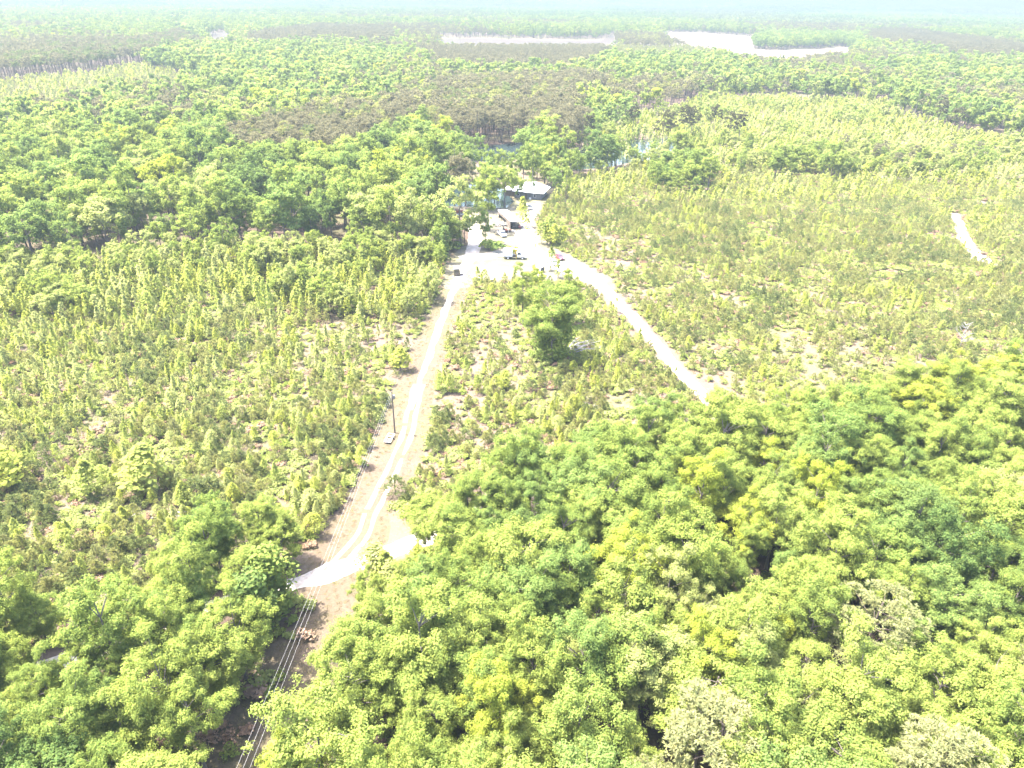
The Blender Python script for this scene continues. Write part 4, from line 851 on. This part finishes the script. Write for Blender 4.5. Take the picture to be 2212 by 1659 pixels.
# ------------------------------------------------------------------ vehicles
def wheel(parent, x, y, r, wd=.24, rim=WHITE):
    s = 1 if y > 0 else -1
    w_ = MB().tube([(x, y - s * wd / 2, r), (x, y - s * wd * .42, r), (x, y + s * wd * .42, r), (x, y + s * wd / 2, r)], [r * .9, r, r, r * .9], 18).build('wheel', BLACK, parent)
    MB().tube([(x, y + s * wd * .40, r), (x, y + s * (wd * .5 + .02), r)], [r * .6, r * .55], 14).build('rim', rim, w_)
def car(px, py, q2, paint, lab, cat, body, cab, L, W, name, rim=GALV, bed=None):
    x, y = pt(px, py); tx, ty = pt(*q2); a = math.atan2(ty - y, tx - x); e = empty(name, (x, y, 0), a); tag(e, lab, cat)
    b = MB().prism(body, -W / 2, W / 2).build('body', paint, e, .06)
    zt = max(z for _, z in cab); zb = min(z for _, z in cab); f = lambda z: .05 + .16 * (z - zb) / (zt - zb)
    MB().prism(cab, -W / 2, W / 2, f).build('window', GLASS, e)
    rx = [p_[0] for p_ in cab if p_[1] > zt - .05]; MB().box(min(rx) - .04, max(rx) + .04, -W / 2 + .2, W / 2 - .2, zt + .003, zt + .07).build('roof', paint, e, .03)
    for sx in (min(rx), (min(rx) + max(rx)) / 2, max(rx)):
        for s in (-1, 1): MB().tube([(sx + (sx - (min(rx) + max(rx)) / 2) * .25, s * (W / 2 - .04), zb), (sx, s * (W / 2 - .19), zt)], .045, 5).build('pillar', paint, e)
    for wx in (L * .31, -L * .30):
        for s in (-1, 1): wheel(e, wx, s * (W / 2 - .08), .34, .24, rim)
    for s in (-1, 1):
        MB().box(L / 2 - .06, L / 2 + .015, s * W * .34 - .18, s * W * .34 + .18, .62, .8).build('headlight', LAMP, e)
        MB().box(-L / 2 - .015, -L / 2 + .05, s * W * .38 - .12, s * W * .38 + .12, .7, .9).build('tail_light', TAIL, e)
    MB().box(L / 2 - .02, L / 2 + .07, -W * .46, W * .46, .32, .5).build('bumper', DKMET, e); MB().box(-L / 2 - .07, -L / 2 + .02, -W * .46, W * .46, .32, .52).build('bumper', DKMET, e)
    if bed: MB().box(bed[0], bed[1], -W / 2 + .12, W / 2 - .12, bed[2], bed[2] + .02).build('truck_bed', DKMET, e)
    return e
SB = [(-2.3,.3),(-2.3,.85),(-2.1,1.0),(1.0,1.0),(2.15,.88),(2.3,.7),(2.3,.3)]
car(1209, 559, (1216, 564.5), REDP, 'dark red car parked beside the conical sapling in the yard', 'car', SB, [(-1.9,1.0),(-1.3,1.45),(.35,1.45),(1.05,1.0)], 4.6, 1.8, 'parked_car')
car(1197, 571, (1202, 576), WHITE, 'white car mostly hidden behind the conical sapling', 'car', SB, [(-1.9,1.0),(-1.3,1.45),(.35,1.45),(1.05,1.0)], 4.6, 1.8, 'parked_car')
car(1145, 452, (1146.5, 457.5), SILVER, 'grey sport utility car standing on the drive in front of the house', 'car', [(-2.4,.35),(-2.4,1.05),(1.1,1.1),(2.2,1.0),(2.4,.8),(2.4,.35)], [(-2.35,1.06),(-2.1,1.75),(.4,1.75),(1.15,1.08)], 4.8, 1.9, 'parked_car')
car(1084, 509, (1089.5, 513.5), WHITE, 'white pickup truck parked in the yard below the carport', 'pickup truck', [(-2.8,.45),(-2.8,1.2),(-.6,1.2),(1.3,1.2),(2.6,1.1),(2.8,.9),(2.8,.45)], [(-.75,1.2),(-.6,1.85),(.9,1.85),(1.6,1.2)], 5.6, 1.95, 'pickup_truck', GALV, (-2.65, -.85, 1.205))
# bucket truck, side on, cab to the right
x, y = pt(1111, 558.5); e = empty('bucket_truck', (x, y, 0), R(-2)); tag(e, 'white bucket truck with chip box and yellow boom standing in the yard', 'truck'); W = 2.4
MB().box(-3.75, 3.3, -.45, .45, .62, .88).build('chassis', DKMET, e)
MB().prism([(-3.8,1.0),(-3.8,3.1),(-3.5,3.35),(-.9,3.35),(-.6,3.1),(-.6,1.0)], -W / 2, W / 2).build('chip_box', WHITE, e, .05)
MB().box(-3.7, -.6, -1.1, 1.1, .7, .995).build('skirt_frame', DKMET, e)
MB().box(-.45, .55, -1.15, -.35, .9, 1.7).build('tool_box', DKMET, e); MB().box(.6, .8, -1.2, 1.2, .35, 2.2).build('outrigger', YELP, e, .03)
c = MB().prism([(.95,.85),(.95,2.5),(1.15,2.6),(2.05,2.6),(2.5,1.85),(3.5,1.7),(3.7,1.45),(3.7,.85)], -1.12, 1.12).build('cab', WHITE, e, .06)
for s in (-1, 1): MB().add([(1.15,s*1.135,1.75),(2.3,s*1.135,1.75),(2.0,s*1.135,2.4),(1.15,s*1.135,2.4),(1.15,s*1.125,1.75),(2.3,s*1.125,1.75),(2.0,s*1.125,2.4),(1.15,s*1.125,2.4)], [(0,1,2,3),(7,6,5,4),(0,4,5,1),(1,5,6,2),(2,6,7,3),(3,7,4,0)]).build('window', GLASS, c)
MB().add([(2.12,-1,2.55),(2.12,1,2.55),(2.54,1,1.9),(2.54,-1,1.9),(2.08,-1,2.52),(2.08,1,2.52),(2.5,1,1.87),(2.5,-1,1.87)], [(0,1,2,3),(7,6,5,4),(0,4,5,1),(1,5,6,2),(2,6,7,3),(3,7,4,0)]).build('windshield', GLASS, c)
for s in (-1, 1):
    MB().box(3.68, 3.72, s * .8 - .15, s * .8 + .15, 1.05, 1.25).build('headlight', LAMP, c); wheel(e, 2.75, s * 1.05, .48, .3); wheel(e, -2.1, s * 1.0, .48, .5)
MB().box(3.7, 3.85, -1.15, 1.15, .5, .78).build('bumper', GALV, e)
MB().tube([(.3, 0, .9), (.3, 0, 2.9)], [.35, .28], 12).build('turret', YELP, e); bo = MB().box(.05, 1.9, -.2, .15, 2.85, 3.2).build('boom', YELP, e)
MB().tube([(1.85, -.02, 3.1), (-.2, -.02, 3.5), (-3.2, -.02, 3.62)], [.14, .13, .12], 8).build('upper_boom', WHITE, e); MB().box(1.5, 2.3, .3, 1.0, 2.65, 3.3).build('bucket', WHITE, e, .04)
# small trailer, boat, tractor, mower, tub, box stand, frame
def tiny(name, px, py, rz, lab, cat):
    x, y = pt(px, py); e = empty(name, (x, y, 0), rz); return tag(e, lab, cat)
e = tiny('utility_trailer', 1166, 586, R(-50), 'small white box trailer with dark ramp at the lower yard edge', 'trailer')
MB().box(-1.3, 1.3, -.8, .8, .5, 1.5).build('box', WHITE, e, .04); MB().box(1.32, 1.38, -.75, .75, .4, 1.75).build('ramp', DKMET, e); MB().box(-2.2, -1.3, -.05, .05, .48, .58).build('drawbar', DKMET, e)
for s in (-1, 1): wheel(e, 0, s * .92, .3, .18)
e = tiny('boat_on_trailer', 994, 468, R(20), 'grey flat-bottomed boat on a trailer near the pond shore', 'boat')
h_ = MB(); h_.add([(-2.2,-.7,1.0),(1.4,-.7,1.0),(2.3,0,1.15),(1.4,.7,1.0),(-2.2,.7,1.0),(-2.2,-.5,.55),(1.2,-.5,.55),(1.9,0,.75),(1.2,.5,.55),(-2.2,.5,.55)], [(0,5,6,1),(1,6,7,2),(2,7,8,3),(3,8,9,4),(4,9,5,0),(5,9,8,7,6)]).build('hull', SILVER, e)
MB().box(-1.4, -1.1, -.6, .6, .85, .93).build('bench', GALV, e); MB().box(.3, .6, -.6, .6, .85, .93).build('bench', GALV, e); MB().box(-2.6, -2.22, -.2, .2, .6, 1.45).build('outboard_motor', BLACK, e, .05)
MB().box(-2.0, 3.4, -.06, .06, .42, .52).build('trailer_beam', GALV, e)
for s in (-1, 1): wheel(e, -.6, s * .85, .28, .18)
e = tiny('tractor', 992, 460, R(10), 'small red tractor behind the boat near the pond shore', 'tractor')
MB().box(.1, 1.5, -.35, .35, .6, 1.2).build('hood', ORGP, e, .06); MB().box(-1.0, .1, -.5, .5, .55, .85).build('chassis', DKMET, e); MB().box(-.7, -.2, -.25, .25, .9, 1.5).build('seat', BLACK, e, .05)
for s in (-1, 1): MB().prism([(-1.2,.9),(-1.0,1.35),(-.3,1.35),(0,.9)], s * .75 - .2, s * .75 + .2).build('fender', ORGP, e); wheel(e, -.65, s * .75, .6, .34, ORGP); wheel(e, 1.2, s * .6, .34, .2, ORGP)
e = tiny('riding_mower', 1090, 498, R(-30), 'orange-red riding mower beside the white pickup', 'mower')
MB().prism([(.1,.45),(.15,.95),(1.0,.85),(1.1,.45)], -.35, .35).build('hood', ORGP, e, .05); MB().box(-.8, .9, -.6, .6, .25, .42).build('mower_deck', DKMET, e); MB().prism([(-.6,.5),(-.7,1.15),(-.55,1.15),(-.4,.65),(0,.6),(0,.5)], -.28, .28).build('seat', BLACK, e)
MB().tube([(.1, 0, .9), (-.15, 0, 1.15)], .03, 5).build('steering_column', DKMET, e)
for s in (-1, 1): wheel(e, -.55, s * .55, .3, .25, WHITE); wheel(e, .85, s * .5, .2, .16, WHITE)
e = tiny('flatbed_trailer', 1097, 501, R(15), 'low trailer loaded with rusty odds and ends right of the mower', 'trailer')
MB().box(-1.4, 1.4, -.7, .7, .45, .55).build('deck', BROWNW, e); MB().box(-2.3, -1.4, -.05, .05, .42, .52).build('drawbar', DKMET, e); MB().box(-.9, -.2, -.4, .3, .55, 1.0).build('crate', ORGP, e); MB().tube([(.5, -.3, .8), (1.2, .4, .8)], .22, 9).build('drum', ORGP, e)
for s in (-1, 1): wheel(e, 0, s * .82, .28, .18)
e = tiny('tub', 1062, 607, 0, 'pale blue tub lying beside a dark bush below the yard', 'tub')
MB().tube([(0, 0, 0), (0, 0, .05), (0, 0, .65), (0, 0, .7)], [.42, .45, .55, .5], 14, True).build('shell', BLUEP, e); MB().tube([(0, 0, .701), (0, 0, .74)], [.57, .56], 14).build('rim', WHITE, e)
e = tiny('feed_shed', 987.5, 594, R(3), 'small tan box shed with white roof where the drive enters the yard', 'shed')
e.scale = (1.1, 1.1, 1.2); MB().box(-.85, .85, -1.1, 1.1, .15, 2.0).build('wall', TANW, e); MB().prism([(-1.0,2.0),(-1.0,2.14),(1.0,2.22),(1.0,2.08)], -1.3, 1.3).build('roof', METAL_ROOF, e); MB().box(-.5, .5, -1.13, -1.103, 1.2, 1.4).build('window', BLACK, e)
MB().box(-.95, .95, -1.2, 1.2, 0, .147).build('skid', POLEW, e); MB().box(-.3, .35, -1.125, -1.103, .25, 1.1).build('door', BROWNW, e)
o = MB().box(-.6, .6, -.5, .5, .10, .14).box(-.6, .6, -.5, -.42, 0, .099).box(-.6, .6, .42, .5, 0, .099).build('pallet', POLEW); x, y = pt(997, 593); o.location = (x, y, 0); tag(o, 'wooden pallet lying just right of the tan box shed', 'pallet')
e = tiny('trailer_frame', 841.5, 950, R(82), 'open white metal trailer frame on the grass below the power pole', 'trailer frame')
fr = MB()
for s in (-1, 1): fr.box(-1.6, 1.6, s * .6 - .05, s * .6 + .05, .42, .55)
for q in (-1.6, -.5, .6, 1.5): fr.box(q, q + .1, -.549, .549, .43, .54)
fr.build('frame', WHITE, e); MB().box(-1.5, -.9, -.5, .5, .3, .42).build('tool_tray', DKMET, e)
for s in (-1, 1): MB().box(-1.45, -1.35, s * .6 - .04, s * .6 + .04, 0, .415).build('leg', DKMET, e); wheel(e, .3, s * .75, .28, .16, DKMET)
# ------------------------------------------------------------------ carport and house
A = [Vector((*pt(qx, qy, z_), z_)) for qx, qy, z_ in ((1103, 479, 3.0), (1130, 479.5, 2.75), (1096.5, 454, 2.75), (1075, 454, 3.0))]
org = Vector((A[0].x, A[0].y, 0)); e = empty('carport', org); tag(e, 'long open carport with pale metal roof slanting away from the yard', 'carport'); Q = [a - org for a in A]
up = Vector((0, 0, .12)); MB().add([q for q in Q] + [q + up for q in Q], [(3,2,1,0),(4,5,6,7),(0,1,5,4),(1,2,6,5),(2,3,7,6),(3,0,4,7)]).build('roof', METAL_ROOF, e)
def wallseg(a, b_, z0, z1, th=.12):
    a = Vector((a[0], a[1], 0)); b_ = Vector((b_[0], b_[1], 0)); n = (b_ - a).normalized().cross(Vector((0, 0, 1))) * th / 2; z0 = Vector((0, 0, z0)); z1 = Vector((0, 0, z1))
    return MB().add([a - n + z0, b_ - n + z0, b_ + n + z0, a + n + z0, a - n + z1, b_ - n + z1, b_ + n + z1, a + n + z1], [(0,3,2,1),(4,5,6,7),(0,1,5,4),(1,2,6,5),(2,3,7,6),(3,0,4,7)])
ins = [Q[0].lerp(Q[2], .03), Q[1].lerp(Q[3], .03), Q[2].lerp(Q[0], .03), Q[3].lerp(Q[1], .03)]
wallseg(ins[0], ins[0].lerp(ins[3], .30), 0, 2.93).build('side_wall', BROWNW, e); wallseg(ins[0].lerp(ins[3], .305), ins[3], 1.9, 2.93).build('side_wall', BROWNW, e); wallseg(ins[2], ins[3].lerp(ins[2], .03), 0, 2.7).build('back_wall', BROWNW, e)
for k in range(5):
    q = ins[1].lerp(ins[2], k / 4 * .97); MB().box(q.x - .08, q.x + .08, q.y - .08, q.y + .08, 0, 2.7).build('post', POLEW, e)
    if 0 < k < 4: q = ins[0].lerp(ins[3], k / 4); MB().box(q.x - .08, q.x + .08, q.y - .08, q.y + .08, 0, 1.88).build('post', POLEW, e)
def under(t1, t2): return org + ins[0].lerp(ins[1], t1).lerp(ins[3].lerp(ins[2], t1), t2)
q = under(.35, .12); e = empty('tractor', (q.x, q.y, 0), R(-75)); tag(e, 'dark grey tractor parked in the shade at the mouth of the carport', 'tractor')
MB().box(.2, 1.7, -.4, .4, .7, 1.35).build('hood', DKMET, e, .06); MB().box(-1.1, .2, -.5, .5, .6, .95).build('chassis', DKMET, e); MB().box(-.8, -.3, -.25, .25, 1.0, 1.6).build('seat', BLACK, e, .05)
for s in (-1, 1): wheel(e, -.65, s * .75, .65, .36, GALV); wheel(e, 1.3, s * .62, .38, .22, GALV)
q = under(.8, .06); e = empty('riding_mower', (q.x, q.y, 0), R(-60)); tag(e, 'red riding mower under the right front corner of the carport', 'mower')
MB().prism([(.1,.45),(.15,.95),(1.0,.85),(1.1,.45)], -.35, .35).build('hood', REDP, e, .05); MB().box(-.8, .9, -.6, .6, .25, .42).build('mower_deck', DKMET, e); MB().prism([(-.6,.5),(-.7,1.15),(-.55,1.15),(-.4,.65),(0,.6),(0,.5)], -.28, .28).build('seat', BLACK, e)
for s in (-1, 1): wheel(e, -.55, s * .55, .3, .25, WHITE); wheel(e, .85, s * .5, .2, .16, WHITE)
q = org + Vector((1.3, -2.0, 0)); e = empty('tarp_bundle', (q.x, q.y, 0)); g = np.random.default_rng(4); vs = []; fs = []
for i in range(8):
    for j in range(6): vs.append((i * .25 - .9, j * .22 - .55, .04 + .42 * math.sin(math.pi * i / 7) * math.sin(math.pi * j / 5) + g.uniform(0, .06)))
for i in range(7):
    for j in range(5): a = i * 6 + j; fs.append((a, a + 6, a + 7, a + 1))
MB().add(vs, fs).build('tarp', BLUEP if False else GALV, e); tag(e, 'pale tarp-covered bundle on the ground before the carport', 'tarp')
# house
x, y = pt(1146, 424); e = empty('house', (x, y, 0), R(-16)); tag(e, 'grey farmhouse with bright metal hip roof half hidden by trees', 'house')
MB().box(-6, 6, -5, 6, 0, 3.0).build('wall', GREYW, e)
def hip(x0, x1, y0, y1, z0, z1, r0, r1, yr, mat, par, th=.12):
    v = [(x0,y0,z0),(x1,y0,z0),(x1,y1,z0),(x0,y1,z0),(r0,yr,z1),(r1,yr,z1)]; w_ = [(a, b_, c_ - th) for a, b_, c_ in v[:4]]
    return MB().add(v + w_, [(0,1,5,4),(1,2,5),(2,3,4,5),(3,0,4),(6,7,1,0),(7,8,2,1),(8,9,3,2),(9,6,0,3),(9,8,7,6)]).build('roof', mat, par)
rf = hip(-7, 7.4, -6, 7, 3.12, 6.6, -1.6, 1.6, .5, METAL_ROOF, e); MB().box(-3.0, -2.4, .2, .8, 4.9, 7.3).build('chimney', BROWNW, rf)
MB().prism([(-11.5,0),(-11.5,2.5),(-6.01,2.5),(-6.01,0)], -2.5, 3.5).build('porch_wall', BROWNW, e); MB().add([(-12.2,-3.2,2.5),(-7.02,-3.2,2.95),(-7.02,4.2,2.95),(-12.2,4.2,2.5),(-12.2,-3.2,2.6),(-7.02,-3.2,3.05),(-7.02,4.2,3.05),(-12.2,4.2,2.6)], [(3,2,1,0),(4,5,6,7),(0,1,5,4),(1,2,6,5),(2,3,7,6),(3,0,4,7)]).build('porch_roof', METAL_ROOF, e)
for wx in (-4.4, 3.2): f = MB().box(wx - .6, wx + .6, -5.06, -5.002, 1.0, 2.2).build('window', WHITE, e); MB().box(wx - .5, wx + .5, -5.08, -5.062, 1.1, 2.1).build('pane', GLASS, f)
d_ = MB().box(-1.2, -.2, -5.06, -5.002, .2, 2.3).build('door', BROWNW, e); MB().tube([(-.35, -5.1, 1.2), (-.35, -5.06, 1.2)], .04, 6).build('handle', GALV, d_)
MB().box(.9, 1.7, -5.7, -5.1, .05, .75).build('air_conditioner', WHITE, e, .04); MB().box(-6.05, 6.05, -5.05, 6.05, 0, .15).build('foundation', DKMET, e)
# ------------------------------------------------------------------ haze
hm, t, out = new_mat('haze_air'); v = nd(t, 'ShaderNodeVolumePrincipled'); v.inputs['Color'].default_value = (0.100, 0.126, 0.150, 1); v.inputs['Density'].default_value = HAZE; v.inputs['Anisotropy'].default_value = 0.1
t.links.new(v.outputs[0], out.inputs['Volume'])
hz = MB().box(-20500, 20500, -1000, 20500, -1, 88).build('haze', hm); tag(hz, kind='stuff')
